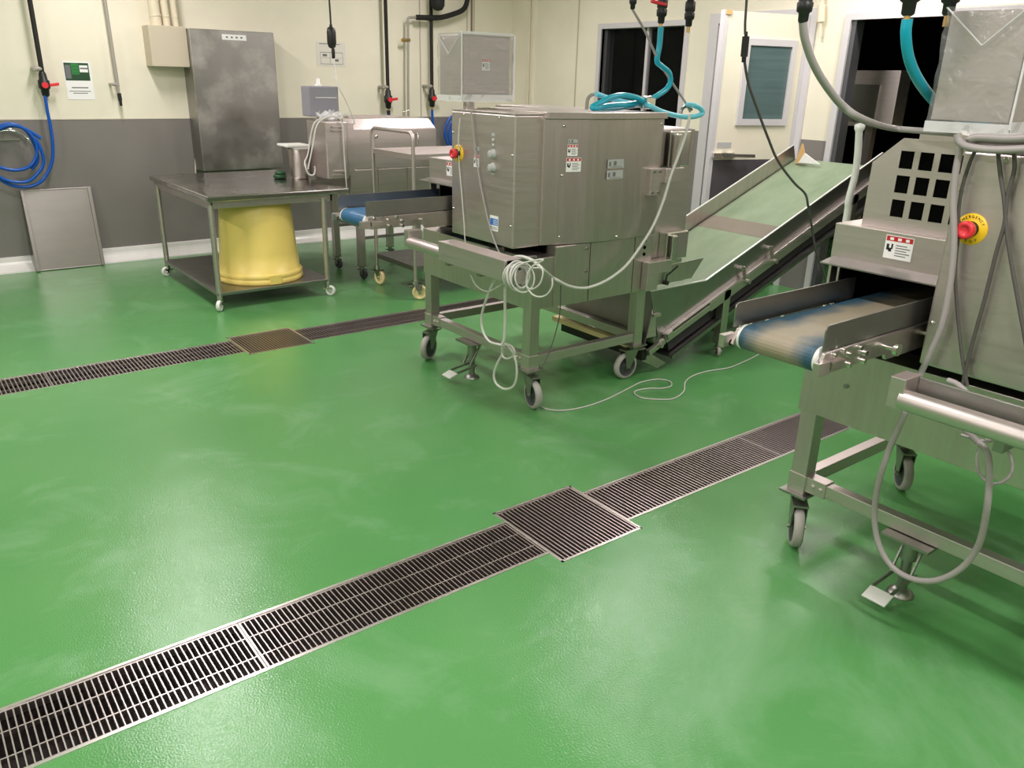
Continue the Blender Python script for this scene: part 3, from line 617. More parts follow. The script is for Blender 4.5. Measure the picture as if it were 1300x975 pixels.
def display(M, V):        # display box on its post
    m = MB(); m.box(2.238, 2.510, 3.296, 3.488, 1.430, 1.690); m.box(2.285, 2.33, 3.33, 3.36, 1.366, 1.437); m.box(2.243, 2.505, 3.294, 3.296, 1.437, 1.683)
    db = m.build('display_box', STEELH, M, 0.004)
    warning_label(db, (2.345, 3.2935, 1.54), (1, 0, 0), V, 0.045, 0.05)
    return M
def thing_part(name, parent, mb, material): return mb.build(name, material, parent, 0.002)
build_machine('far')
OFF = Vector((0, -2.39, 0)); build_machine('near'); OFF = Vector((0, 0, 0))

# crinkled plastic covers over the display boxes
def cover(label, dy):
    rnd = random.Random(3); m = MB(); x0, x1, y0, y1, z0, z1 = 2.228, 2.520, 3.285, 3.496, 1.405, 1.700
    n = 10; k = 9; P = []; per = []
    for i in range(n): per.append((x0+(x1-x0)*i/n, y0))
    for i in range(n): per.append((x1, y0+(y1-y0)*i/n))
    for i in range(n): per.append((x1-(x1-x0)*i/n, y1))
    for i in range(n): per.append((x0, y1-(y1-y0)*i/n))
    N = len(per)
    for j in range(k+1):
        for i, (x, y) in enumerate(per):
            s = 1+0.03*(j == 0)*rnd.random(); cx, cy = (x0+x1)/2, (y0+y1)/2
            P.append((cx+(x-cx)*s+rnd.uniform(-0.002, 0.004), cy+(y-cy)*s+rnd.uniform(-0.004, 0.002), z0+(z1-z0)*j/k+(rnd.uniform(-0.01, 0.01) if j in (0,) else 0)))
    F = [(j*N+i, j*N+(i+1) % N, (j+1)*N+(i+1) % N, (j+1)*N+i) for j in range(k) for i in range(N)]
    c = len(P); P.append(((x0+x1)/2, (y0+y1)/2, z1+0.004)); F += [(k*N+i, k*N+(i+1) % N, c) for i in range(N)]
    P = [Vector(p)+Vector((0, dy, 0)) for p in P]
    o = MB().add(P, F, 0, True).build('plastic_cover', FILM); tag(o, label, 'plastic cover', 'clear plastic covers over display boxes')
    m = MB()
    zz = z1-0.002
    for (a, b) in (((x0, y1, zz), (x0-0.002, (y0+y1)/2, zz-0.09)), ((x0, y0+0.01, zz), (x0-0.002, (y0+y1)/2, zz-0.09))): m.bar(Vector(a)+Vector((-0.002, dy, 0)), Vector(b)+Vector((-0.003, dy, 0)), 0.002, 0.007, up=(1, 0, 0))
    m.bar((x0-0.003, y0+dy, z0+0.01), (x0-0.003, y0+dy, zz), 0.005, 0.003, up=(1, 0, 0))
    m.box(x0, x1, y0+dy-0.004, y0+dy+0.02, zz-0.006, zz+0.006); m.box(x0, x1+0.012, y0+dy-0.003, y0+dy-0.001, z0-0.005, z0+0.028); m.box(x0-0.003, x0-0.001, y0+dy, y1+dy, z0-0.005, z0+0.022); m.box(x1+0.004, x1+0.014, y0+dy-0.002, y0+dy+0.01, z0+0.02, zz)
    m.build('folded_edge', FILMW, o)
cover('crinkled clear plastic cover on the display box of the middle machine', 0)
cover('crinkled clear plastic cover on the display box at the right edge', -2.39)

# ---------------------------------------------------------------- inclined belt conveyor
def ztop(x): return 0.477+0.388*(x-3.572)
th = math.atan(0.388); ux, uz = math.cos(th), math.sin(th)
def q(x, off): return (x+off*uz, ztop(x)-off*ux)     # point below the guard line
C2 = thing('inclined_conveyor', 'long inclined conveyor with pale green belt rising behind the middle machine', 'conveyor', (4.2, 3.16, 0))
y0, y1 = 2.83, 3.50; XE = 5.22; XS = 3.16
m = MB()
top = [q(XS+0.04, 0.105), q(XE-0.02, 0.105)]; ce = q(XE+0.0, 0.135); cs = q(XS+0.03, 0.145)
A = []
for i in range(9):
    a = math.radians(90-th*0+(-22.5)*i)+th; A.append((ce[0]+0.032*math.cos(a), ce[1]+0.032*math.sin(a)))
for i in range(9):
    a = math.radians(270-22.5*i)+th; A.append((cs[0]+0.042*math.cos(a), cs[1]+0.042*math.sin(a)))
m.prism(A, 'y', y0+0.02, y1-0.012); m.build('belt', BELTG, C2)
def slope_slab(m, xa, xb, oa, ob, ya, yb, mi=0): m.prism([q(xa, oa), q(xb, oa), q(xb, ob), q(xa, ob)], 'y', ya, yb, mi)
def beltpatch(xa, xb): m = MB(); slope_slab(m, xa, xb, 0.102, 0.106, y0+0.05, y1-0.012); return m
beltpatch(4.21, 4.36).build('belt_splice', SPLICE, C2)
m = MB(); m.prism([(3.12, 0.475), (3.572, 0.477), (XE, ztop(XE)), q(XE, 0.125), q(3.17, 0.13)], 'y', y0, y0+0.005); g = m.build('side_guard', STEELD, C2)
m = MB(); m.bar((3.12, y0+0.001, 0.476), (3.572, y0+0.001, 0.478), 0.009, 0.006); m.bar((3.572, y0+0.001, 0.478), (XE, y0+0.001, ztop(XE)), 0.009, 0.006); m.build('rim', RIM, g)
m = MB(); m.prism([(3.30, 0.475), (3.572, 0.477), (XE, ztop(XE)), q(XE, 0.125), q(3.30, 0.13)], 'y', y1-0.005, y1); g = m.build('side_guard', STEEL, C2)
m = MB(); m.bar((3.572, y1-0.001, 0.478), (XE, y1-0.001, ztop(XE)), 0.009, 0.006); m.build('rim', RIM, g)
for (a, b) in ((y0-0.025, y0), (y1, y1+0.025)):
    m = MB(); slope_slab(m, 3.55, XE-0.02, 0.130, 0.185, a, b); slope_slab(m, 3.20, 3.55, 0.140, 0.175, a, b); slope_slab(m, 3.20, XE-0.02, 0.120, 0.128, a, b); m.build('frame_rail', STEELH, C2, 0.002)
m = MB(); slope_slab(m, 3.22, XE-0.05, 0.285, 0.295, y0-0.01, y1+0.01); slope_slab(m, 3.22, XE-0.05, 0.278, 0.300, y0-0.02, y0-0.008)
m.build('return_pan', STEELD, C2)
m = MB(); slope_slab(m, 3.25, XE-0.1, 0.190, 0.275, y0+0.03, y1-0.03); m.build('belt_return', BLACKM, C2)
m = MB(); m.box(3.105, 3.13, y0+0.03, y1-0.02, 0.155, 0.180) if False else m.box(3.06, 3.11, y0+0.03, y1+0.04, 0.150, 0.178); m.build('scraper_bar', CREAMW, C2)
m = MB(); m.prism([(3.115, 0.18), (3.12, 0.18), (3.175, 0.475), (3.17, 0.475)], 'y', y0+0.005, y1); m.build('hopper_end_plate', STEELD, C2)
m = MB(); m.box(3.10, 3.135, y0+0.0, y1, 0.09, 0.150); m.box(3.11, 3.14, y0+0.03, y1-0.02, 0.185, 0.22); m.build('tail_brush', BLACKM, C2)
m = MB(); m.prism([(3.10, 0.09), (3.24, 0.02), (3.30, 0.04), (3.17, 0.12)], 'y', y0, y0+0.01); m.obox((3.13, y0-0.03, 0.12), (0.12, 0, 0.05), (0, 0.025, 0), (-0.01, 0, 0.03)); m.obox((3.26, y0-0.04, 0.19), (0.04, 0, 0.016), (0, 0.04, 0), (-0.012, 0, 0.035)); m.cyl((3.20, y0-0.05, 0.17), (3.20, y0, 0.17), 0.012)
m.build('belt_tensioner', STEEL, C2, 0.002)
m = MB(); m.prism([(3.11, 0.22), (3.185, 0.22), (3.165, 0.345), (3.135, 0.345)], 'y', y0-0.012, y0-0.004); m.box(3.135, 3.19, y0-0.03, y0-0.004, 0.335, 0.35); m.build('hopper_bracket', STEELH, C2)
for x in (3.86, 4.10):
    zt = ztop(x)
    m = MB(); m.cyl((x, y0-0.025, zt-0.075), (x, y0, zt-0.075), 0.016); m.bar((x, y0-0.028, zt-0.06), (x+0.03, y0-0.028, zt-0.15), 0.008, 0.02, up=(0, 1, 0)); m.cyl((x+0.035, y0-0.06, zt-0.15), (x+0.035, y0-0.02, zt-0.15), 0.014, n=8); m.build('clamp_knob', STEEL, C2)
for (x, y) in ((3.75, y0-0.0), (3.75, y1+0.0), (4.95, y0-0.0), (4.95, y1+0.0)):
    m = MB(); m.box(x-0.028, x+0.028, y-0.025, y+0.025, 0.085, ztop(x)-0.14); m.build('leg', STEEL, C2, 0.002)
    caster(C2, x, y, 0.088, 0.030, 0.02, math.radians(235), trail=0.008, plate=0.025)
m = MB(); m.box(3.735, 3.765, y0+0.03, y1-0.03, 0.14, 0.17); m.box(3.78, 4.92, y0-0.015, y0+0.015, 0.13, 0.155); m.build('cross_rail', STEELD, C2)
m = MB(); m.cyl((4.35, 3.0, 0.14), (4.35, 3.25, 0.14), 0.05); m.box(4.30, 4.40, 3.25, 3.32, 0.09, 0.19); m.build('drive_motor', STEELD, C2)

# ---------------------------------------------------------------- wheeled steel table
T = thing('wheeled_table', 'stainless steel wheeled table with lower shelf holding a yellow tub', 'table', (2.1, 5.95, 0))
tx0, tx1, ty0, ty1 = 1.635, 2.635, 5.30, 6.63
MB().box(tx0, tx1, ty0, ty1, 0.722, 0.76).build('tabletop', TABLE, T, 0.008, 3)
m = MB(); m.box(tx0+0.03, tx1-0.12, ty0+0.03, ty0+0.055, 0.675, 0.722); m.box(tx0+0.03, tx1-0.12, ty1-0.055, ty1-0.03, 0.675, 0.722); m.box(tx0+0.02, tx0+0.045, ty0+0.03, ty1-0.03, 0.675, 0.722); m.box(tx1-0.14, tx1-0.115, ty0+0.03, ty1-0.03, 0.675, 0.722); m.build('apron', STEEL, T, 0.003)
for (x, y, a) in ((1.662, 5.335, 230), (2.445, 5.335, 310), (1.662, 6.54, 200), (2.445, 6.54, 250)):
    MB().cyl((x, y, 0.08), (x, y, 0.70), 0.0185).build('leg', STEELH, T); caster(T, x, y, 0.085, 0.037, 0.024, math.radians(a), tyre=WHITEP, hub=WHITEP, fork=POLISH, trail=0.018, plate=0)
m = MB(); m.box(1.645, 2.462, 5.318, 6.557, 0.102, 0.125); m.build('lower_shelf', STEELD, T, 0.004)
m = MB(); tc = (2.065, 5.635)
m.lathe((tc[0], tc[1], 0.126), [(0.27, 0), (0.292, 0.0), (0.296, 0.01), (0.296, 0.032), (0.288, 0.036), (0.294, 0.042), (0.294, 0.062), (0.285, 0.072), (0.279, 0.075), (0.268, 0.20), (0.255, 0.36), (0.243, 0.535), (0.236, 0.545), (0.001, 0.547)], n=64)
m.obox((tc[0]-0.045, tc[1]-0.301, 0.130), (0.08, 0, 0), (0, 0.02, 0), (0, 0, 0.062))
tag(m.build('yellow_tub', YELLOW), 'upside-down yellow plastic tub on the lower shelf of the wheeled table', 'tub')
# pail standing on the table
m = MB(); pc = (2.555, 5.96)
m.lathe((pc[0], pc[1], 0.761), [(0.001, 0), (0.062, 0), (0.066, 0.02), (0.082, 0.215), (0.085, 0.22), (0.080, 0.22), (0.06, 0.01)], n=36); p = m.build('steel_pail', STEEL); tag(p, 'tapered steel pail with a white lid tray standing on the wheeled table', 'pail')
m = MB(); m.box(pc[0]-0.125, pc[0]+0.06, pc[1]-0.09, pc[1]+0.10, 0.997, 1.015); m.box(pc[0]-0.07, pc[0]+0.06, pc[1]-0.085, pc[1]+0.09, 0.982, 0.995); m.build('lid', WHITEP, p, 0.006)
m = MB(); m.tube(arc((2.42, 6.02, 0.777), 0.035, 0, 360, 12, 'xy')[:-1], 0.016, closed=True); m.tube(arc((2.425, 6.02, 0.802), 0.028, 0, 360, 12, 'xy')[:-1], 0.014, closed=True)
tag(m.build('cloth_roll', DGREEN), 'small dark green coil lying beside the steel pail', 'cloth')

# ---------------------------------------------------------------- trolley with hoop handle
K = thing('trolley', 'steel two-shelf trolley with rounded hoop handle and cream wheels behind the infeed belt', 'trolley', (3.35, 5.17, 0))
ka, kb = 4.885, 5.455; kx0, kx1 = 2.913, 3.80
for x in (kx0, kx1):
    hp = [(x, ka, 0.14), (x, ka, 1.10)]+[(x, ka+0.045-0.045*math.cos(math.radians(a)), 1.11+0.045*math.sin(math.radians(a))) for a in (15, 40, 65, 90)]+[(x, kb-0.045+0.045*math.sin(math.radians(a)), 1.11+0.045*math.cos(math.radians(a))) for a in (0, 25, 50, 75)]+[(x, kb, 1.10), (x, kb, 0.14)]
    MB().tube(hp, 0.0135, smooth=False, n=14).build('hoop_handle', STEELH, K)
for z, nm in ((1.005, 'top_shelf'), (0.235, 'lower_shelf')):
    m = MB(); m.box(kx0, kx1, ka, kb, z-0.003, z+0.003); m.box(kx0-0.004, kx0, ka, kb, z-0.028, z+0.006); m.box(kx0, kx1, ka-0.004, ka, z-0.028, z+0.006); m.box(kx0, kx1, kb, kb+0.004, z-0.028, z+0.006); m.build(nm, STEELH if z > 0.5 else STEELD, K)
for (x, y, a) in ((kx0, ka, 330), (kx0, kb, 285), (kx1, ka, 300), (kx1, kb, 300)): caster(K, x, y, 0.145, 0.055, 0.028, math.radians(a), tyre=CREAMW, hub=CREAMW, fork=POLISH, trail=0.03, plate=0.0)

# ---------------------------------------------------------------- machine against the left wall
W = thing('packing_machine', 'low stainless machine with sloping lid standing near the left wall behind the trolley', 'machine', (3.25, 5.95, 0))
m = MB(); m.prism([(5.75, 0.62), (6.38, 0.62), (6.38, 1.16), (6.30, 1.195), (5.85, 1.195), (5.75, 1.13)], 'x', 2.87, 3.64); bd = m.build('body', STEEL, W, 0.003)
m = MB(); m.box(2.868, 3.642, 5.742, 5.750, 0.835, 1.125); m.build('front_cover', STEELH, bd, 0.002)
m = MB(); m.box(2.872, 3.10, 5.742, 5.750, 0.62, 0.828); m.box(3.11, 3.36, 5.742, 5.750, 0.62, 0.828); m.box(3.37, 3.64, 5.742, 5.750, 0.62, 0.828); m.build('lower_panel', STEELH, bd, 0.002)
for x in (3.42, 3.46): MB().tube([(x, 5.742, 1.09), (x, 5.72, 1.085), (x, 5.72, 1.0), (x, 5.742, 0.995)], 0.006, smooth=False).build('pull_handle', POLISH, bd)
MB().lathe((3.10, 5.735, 1.07), [(0.012, 0.008), (0.012, 0), (0.001, 0)], n=16, axis='y').build('latch', POLISH, bd); MB().box(3.0, 3.45, 6.0, 6.25, 1.196, 1.206).build('inspection_cover', STEELH, bd); m = MB(); m.cyl((3.52, 6.05, 1.196), (3.52, 6.05, 1.24), 0.006); m.cyl((3.52, 6.05, 1.24), (3.56, 6.02, 1.255), 0.006); m.build('spout', POLISH, bd)
for (x, y) in ((2.90, 5.68), (2.90, 6.12), (3.48, 5.80), (3.48, 6.26)):
    MB().box(x-0.026, x+0.026, y-0.026, y+0.026, 0.10, 0.64).build('leg', STEEL, W, 0.002); caster(W, x, y, 0.105, 0.040, 0.026, math.radians(280), tyre=HUB, hub=HUB, trail=0.02, plate=0.028)
m = MB(); m.box(2.93, 3.46, 6.11, 6.13, 0.34, 0.36); m.box(2.89, 2.91, 5.71, 6.09, 0.40, 0.43); m.box(2.93, 3.46, 5.70, 5.72, 0.30, 0.32); m.build('cross_rail', STEELD, W)
m = MB(); m.box(2.625, 2.80, 5.62, 5.94, 0.785, 1.190); cb = m.build('control_cabinet', STEELH, W, 0.010, 3)
m = MB()
for z in (1.13, 1.155, 0.815, 0.84): m.box(2.67, 2.77, 5.600, 5.62, z-0.004, z+0.004)
m.box(2.80, 2.87, 5.66, 5.90, 0.80, 1.17); m.build('louvres', STEELH, cb)
m = MB(); m.box(2.60, 2.83, 5.80, 5.95, 1.215, 1.425); m.box(2.69, 2.73, 5.85, 5.89, 1.19, 1.215); db = m.build('display_box', GREYP, W, 0.008)
m = MB(); m.lathe((2.70, 5.86, 1.425), [(0.028, 0), (0.03, 0.01), (0.014, 0.018), (0.012, 0.05), (0.001, 0.055)], n=20); m.box(2.645, 2.81, 5.795, 5.799, 1.345, 1.350); m.build('white_knob', WHITEP, db)
m = MB(); rnd = random.Random(5)
for i in range(22):
    a = rnd.uniform(0, 6.28); c0 = Vector((2.70+rnd.uniform(-0.09, 0.09), 5.72+rnd.uniform(-0.05, 0.05), 1.195+rnd.uniform(0, 0.02))); d = Vector((math.cos(a)*0.05, math.sin(a)*0.04, rnd.uniform(-0.01, 0.05))); s = Vector((rnd.uniform(-0.03, 0.03), rnd.uniform(-0.03, 0.03), rnd.uniform(0.01, 0.04)))
    m.add([c0, c0+d, c0+d+s, c0+s], [(0, 1, 2, 3)])
tag(m.build('crumpled_film', FILMW), 'crumpled clear film bunched on the control cabinet by the left wall', 'plastic film')

# ---------------------------------------------------------------- leaning tray, wall cabinet, junction box, posters
def lean(p): return p
m = MB(); a0 = Vector((0.846, 7.195, 0.002)); uu = Vector((0.492, 0, 0)); top = Vector((0.0, 0.098, 0.615)); vv = top; nn = uu.cross(vv).normalized()
m.obox(a0, uu, vv, nn*0.004)
m.obox(a0, Vector((0.024, 0, 0)), vv, nn*0.035); m.obox(a0+uu-Vector((0.024, 0, 0)), Vector((0.024, 0, 0)), vv, nn*0.035)
m.obox(a0+nn*0.004, uu, vv*0.012, nn*0.008); m.obox(a0+vv*0.985, uu, vv*0.015, nn*0.010)
tag(m.build('leaning_tray', STEELT, None, 0.003), 'steel sheet tray with folded sides leaning against the left wall', 'tray')
CW = thing('wall_cabinet', 'tall smeared stainless steel cabinet on the left wall above the table', 'cabinet', (2.54, 7.2, 0.72))
MB().box(2.185, 2.885, 7.08, WY, 0.72, 1.825).build('body', SMEAR, CW, 0.006)
m = MB(); R = ((2.445, 7.0785, 1.752), (1, 0, 0), (0, 0, 1), 0.20, 0.042)
m.rect(*R, 0, 1, 0, 1, 0, 0.002, 0)
for a in (0.16, 0.36, 0.56, 0.76): m.rect(*R, a, a+0.08, 0.35, 0.65, 0, 0.003, 1)
m.build('nameplate', [LABW, LABT], CW)
J = thing('junction_box', 'cream junction box with three conduits on the left wall beside the steel cabinet', 'junction box', (2.07, 7.2, 1.53))
MB().box(1.895, 2.183, 7.13, WY, 1.535, 1.835).build('box', BOXC, J, 0.004)
for x, r in ((1.985, 0.042), (2.065, 0.028), (2.135, 0.024)):
    m = MB(); m.cyl((x, 7.22, 1.835), (x-0.02, 7.25, CEIL), r); m.cyl((x, 7.22, 1.90), (x-0.002, 7.222, 1.915), r*1.08); m.build('conduit', CREAMP, J)
P0 = thing('notice_sheet', 'white notice sheet with a green photograph on the left wall beside the blue hose', 'notice', (1.38, 7.3, 1.27))
R = ((1.287, 7.3085, 1.278), (1, 0, 0), (0, 0, 1), 0.193, 0.277)
m = MB(); m.rect(*R, 0, 1, 0, 1, 0, 0.001); m.build('paper', LABW, P0)
m = MB(); m.rect(*R, 0.03, 0.92, 0.50, 0.96, 0.001, 0.0016, 0); m.rect(*R, 0.06, 0.25, 0.55, 0.9, 0.0016, 0.002, 1); m.rect(*R, 0.28, 0.55, 0.66, 0.95, 0.0016, 0.002, 3); m.rect(*R, 0.58, 0.88, 0.72, 0.9, 0.0016, 0.002, 2); m.rect(*R, 0.6, 0.9, 0.8, 0.84, 0.002, 0.0022, 1)
for k in range(3): m.rect(*R, 0.30, 0.53, 0.70+0.08*k, 0.71+0.08*k, 0.002, 0.0023, 0)
m.build('photograph', [DGREEN, LABT, LABW, GREENP], P0)
m = MB(); m.rect(*R, 0.2, 0.8, 0.30, 0.33, 0.001, 0.0014); m.rect(*R, 0.1, 0.88, 0.21, 0.23, 0.001, 0.0014); m.rect(*R, 0.22, 0.75, 0.16, 0.18, 0.001, 0.0014); m.build('print', LABT, P0)
P1 = thing('drawing_sheet', 'white sheet with a faint line drawing behind the hanging black plug', 'notice', (3.51, 7.3, 1.58))
R = ((3.37, 7.3085, 1.58), (1, 0, 0), (0, 0, 1), 0.285, 0.205)
m = MB(); m.rect(*R, 0, 1, 0, 1, 0, 0.001); m.build('paper', mat('thin_paper', srgb(222, 218, 208), 0.6), P1)
m = MB()
for a in ((0.12, 0.9, 0.08, 0.10), (0.12, 0.9, 0.56, 0.58), (0.12, 0.13, 0.08, 0.58), (0.89, 0.90, 0.08, 0.58), (0.45, 0.46, 0.08, 0.58), (0.12, 0.9, 0.34, 0.35), (0.1, 0.45, 0.9, 0.93), (0.6, 0.8, 0.9, 0.93), (0.62, 0.75, 0.2, 0.3), (0.2, 0.35, 0.4, 0.5)): m.rect(*R, *a, 0.001, 0.0014)
m.build('line_drawing', LABT, P1)

# ---------------------------------------------------------------- pipes, valves, hoses on the left wall
def wall_tap(label, x, ztop_, zv, hose, group='wall taps with red lever valves', y=7.22, lean_=0.0, tail=True):
    t = thing('wall_tap', label, 'tap', (x, y, zv-0.1), group)
    MB().cyl((x, y, zv+0.03), (x, y, CEIL), 0.017, n=14).build('pipe', FOAM, t)
    m = MB(); m.cyl((x-0.045, y, zv+0.095), (x+0.0, y, zv+0.095), 0.018); m.cyl((x-0.045, WY, zv+0.095), (x-0.045, y-0.015, zv+0.095), 0.015); m.build('pipe_clamp', PIPEG, t)
    m = MB(); m.lathe((x, y, zv), [(0.019, 0.075), (0.026, 0.06), (0.030, 0.02), (0.040, 0.012), (0.040, -0.04), (0.030, -0.048), (0.026, -0.09), (0.018, -0.10)], n=20); v = m.build('valve_body', BLACKM, t)
    m = MB(); m.obox((x+0.03, y-0.016, zv-0.030), (0.07, 0, 0.010), (0, 0.032, 0), (0, 0, 0.022)); m.cyl((x+0.0, y-0.045, zv-0.018), (x, y, zv-0.018), 0.022); m.build('lever', RED, v, 0.003)
    if tail: m = MB(); m.cyl((x, y, zv-0.125), (x, y, zv-0.10), 0.013); m.build('nozzle', BRASS, t)
    return t
wall_tap('black pipe tap with red lever feeding the blue hose at far left', 1.125, 0, 1.40, 0)
wall_tap('black pipe tap with red lever above the steel machine by the left wall', 4.04, 0, 1.315, 0)
wall_tap('black pipe tap with red lever left of the plastic wrapped display box', 4.535, 0, 1.33, 0)
m = MB(); m.cyl((4.04, 7.22, 1.20), (4.04, 7.22, 1.165), 0.018); m.cyl((4.04, 7.22, 0.95), (4.04, 7.22, 1.17), 0.015, 1); tag(m.build('hose_stub', [BLACKM, BLUE]), 'short blue hose end hanging from the middle wall tap', 'hose')
# blue hose coil on its hanger
H = thing('blue_hose', 'blue water hose coiled on a wire hanger on the left wall', 'hose', (0.9, 7.2, 0.7))
m = MB(); m.tube([(1.117,7.210,1.310),(1.115,7.210,1.204),(1.118,7.210,1.090),(1.112,7.210,0.946),(1.088,7.210,0.831),(1.035,7.210,0.733),(0.977,7.210,0.676),(0.894,7.210,0.651),(0.807,7.210,0.662),(0.741,7.210,0.700),(0.673,7.210,0.772),(0.651,7.210,0.875),(0.700,7.210,0.985),(0.773,7.210,1.061),(0.849,7.210,1.093),(0.929,7.210,1.081),(0.971,7.210,1.024),(0.996,7.210,0.921),(0.987,7.210,0.834),(0.941,7.210,0.778)], 0.0125, n=10)
m.tube([Vector(v)+Vector((0, 0.0, 0.0)) for v in [(1.037,7.185,1.002),(0.982,7.185,1.048),(0.911,7.185,1.088),(0.837,7.185,1.100),(0.761,7.185,1.063),(0.698,7.185,0.986),(0.672,7.185,0.898),(0.700,7.185,0.830),(0.764,7.185,0.793),(0.844,7.185,0.779),(0.931,7.185,0.804),(0.985,7.185,0.877),(0.998,7.185,0.957),(0.978,7.185,1.026),(0.926,7.185,1.083),(0.849,7.185,1.111),(0.774,7.185,1.085),(0.702,7.185,1.009),(0.653,7.185,0.899),(0.674,7.185,0.797),(0.732,7.185,0.726),(0.809,7.185,0.694),(0.902,7.185,0.695),(0.975,7.185,0.750),(1.023,7.185,0.818),(1.027,7.185,0.910),(1.000,7.185,1.002)]], 0.0125, n=10); m.build('hose', BLUE, H)
m = MB(); cc = Vector([(0.824,7.200,0.892)][0])
for dz, rr, yy in ((0, 0.145, 7.15), (0.0, 0.15, 7.29)): m.tube([(cc.x+rr*math.cos(math.radians(a)), yy, cc.z+0.03+rr*math.sin(math.radians(a))) for a in range(20, 161, 14)], 0.004)
for a in (30, 90, 150): m.cyl((cc.x+0.147*math.cos(math.radians(a)), 7.15, cc.z+0.03+0.147*math.sin(math.radians(a))), (cc.x+0.147*math.cos(math.radians(a)), 7.31, cc.z+0.03+0.147*math.sin(math.radians(a))), 0.004)
m.bar((cc.x-0.09, 7.3, cc.z+0.10), (cc.x+0.09, 7.3, cc.z+0.10), 0.004, 0.012); m.build('hanger', POLISH, H)
# second blue coil behind the machine
m = MB(); m.tube([(4.535, 7.22, 1.23), (4.54, 7.22, 1.10), (4.56, 7.21, 0.95)], 0.013)
for k in range(3):
    c0 = (4.86+0.012*k, 7.20-0.025*k, 0.98-0.01*k); m.tube(arc(c0, 0.19-0.012*k, 0, 360, 18)[:-1], 0.0125, closed=True)
tag(m.build('blue_hose', BLUE), 'blue water hose coil seen between the wall machine and the middle machine', 'hose')
# bare grey pipe with black nozzle
m = MB(); m.cyl((1.640, 7.24, 1.38), (1.625, 7.24, CEIL), 0.014); m.cyl((1.60, 7.24, 1.395), (1.64, 7.24, 1.395), 0.012); m.cyl((1.60, WY, 1.395), (1.60, 7.23, 1.395), 0.009); m.cyl((1.643, 7.24, 1.32), (1.640, 7.24, 1.39), 0.010)
p = m.build('grey_water_pipe', PIPEG); tag(p, 'thin grey pipe with black nozzle between the notice and the junction box', 'pipe')
m = MB(); m.cyl((1.645, 7.24, 1.275), (1.643, 7.24, 1.33), 0.015, n=12); m.cyl((1.646, 7.24, 1.235), (1.645, 7.24, 1.275), 0.010, n=12, r1=0.012); m.build('nozzle', BLACKM, p)
# insulated black pipe
m = MB(); m.tube([(4.361,7.200,2.037),(4.502,7.200,2.042),(4.636,7.200,2.053),(4.773,7.200,2.089),(4.884,7.200,2.132),(4.931,7.200,2.191),(4.949,7.200,2.297),(4.948,7.200,2.504)], 0.024, n=14); p = m.build('insulated_pipe', FOAM); tag(p, 'black foam insulated pipe bending up near the wall corner', 'pipe')
m = MB(); m.tube([(4.382,7.220,2.039),(4.304,7.220,2.034),(4.278,7.220,2.019),(4.276,7.220,1.951),(4.272,7.220,1.771),(4.265,7.220,1.489),(4.260,7.220,1.126)], 0.012, n=12); m.build('bare_pipe', PIPEG, p)
m = MB(); m.cyl([(4.291,7.220,1.834)][0], [(4.204,7.220,1.830)][0], 0.016); m.build('pipe_clip', BRASS, p)
m = MB(); m.lathe([(4.537,7.100,2.098)][0], [(0.001, 0), (0.04, 0.01), (0.062, 0.045), (0.065, 0.10), (0.065, 0.6)], n=24); tag(m.build('insulated_duct', FOAM), 'thick black insulated duct end hanging at the top above the wall tap', 'duct')
m = MB(); m.cyl((5.56, 6.98, DADO), (5.56, 6.98, CEIL), 0.008); m.cyl((5.56, 6.98, 1.40), (5.56, 6.98, 1.43), 0.012); tag(m.build('thin_riser_pipe', CREAMP), 'thin cream riser pipe in the room corner', 'pipe')
m = MB(); a, b, c = [(5.580,3.674,2.188),(5.580,3.675,2.056),(5.580,3.661,1.943)]; m.cyl(b, a, 0.014); m.cyl(c, b, 0.026, n=14); m.cyl([(5.580,3.655,1.839)][0], c, 0.010); tag(m.build('cream_conduit', CREAMP), 'cream conduit with socket end right of the door', 'conduit')

# ---------------------------------------------------------------- hanging drops over the machines
def cable(name, label, cat, pts, r, material, n=8, group=None): return tag(MB().tube(pts, r, n=n).build(name, material), label, cat, group)
def hung(name, label, cat, p, top_r=0.009, group=None):
    t = thing(name, label, cat, p, group); return t
# drop 1: plug and cable to the wall machine
px, py, pz = 2.893, 6.0, 1.753
t = hung('power_drop', 'black power socket hanging above the machine by the left wall', 'power cable', (px, py, 1.63))
MB().tube([(px+0.0, py, 1.83), (px-0.005, py, 2.1), (px-0.03, py, CEIL)], 0.007).build('supply_cable', BLACKM, t)
m = MB(); m.lathe((px, py, 1.70), [(0.010, -0.01), (0.026, 0.0), (0.034, 0.03), (0.034, 0.10), (0.028, 0.13), (0.012, 0.14), (0.010, 0.155)], n=20); m.lathe((px+0.008, py, 1.62), [(0.008, 0), (0.013, 0.01), (0.013, 0.06), (0.007, 0.08)], n=14); m.build('connector', BLACKM, t)
cable('thin_cable', 'thin pale cable running from hanging socket to the cabinet by the left wall', 'cable', [(px+0.01, py, 1.62)]+[(2.823,5.800,1.452),(2.892,5.800,1.315),(2.950,5.800,1.175),(2.946,5.800,1.089),(2.891,5.800,1.044),(2.813,5.800,1.057),(2.740,5.800,1.121),(2.694,5.800,1.194),(2.664,5.800,1.205)], 0.0045, CABW)
cable('pale_cable_loop', 'pale cable looped down beside the cabinet onto the steel table', 'cable', [(2.658,5.720,1.209),(2.595,5.720,1.182),(2.559,5.720,1.101),(2.525,5.720,0.964),(2.497,5.720,0.909)] + [(2.491,5.700,0.872),(2.512,5.700,0.821),(2.549,5.700,0.814),(2.564,5.700,0.852),(2.559,5.700,0.875)], 0.006, CABW)
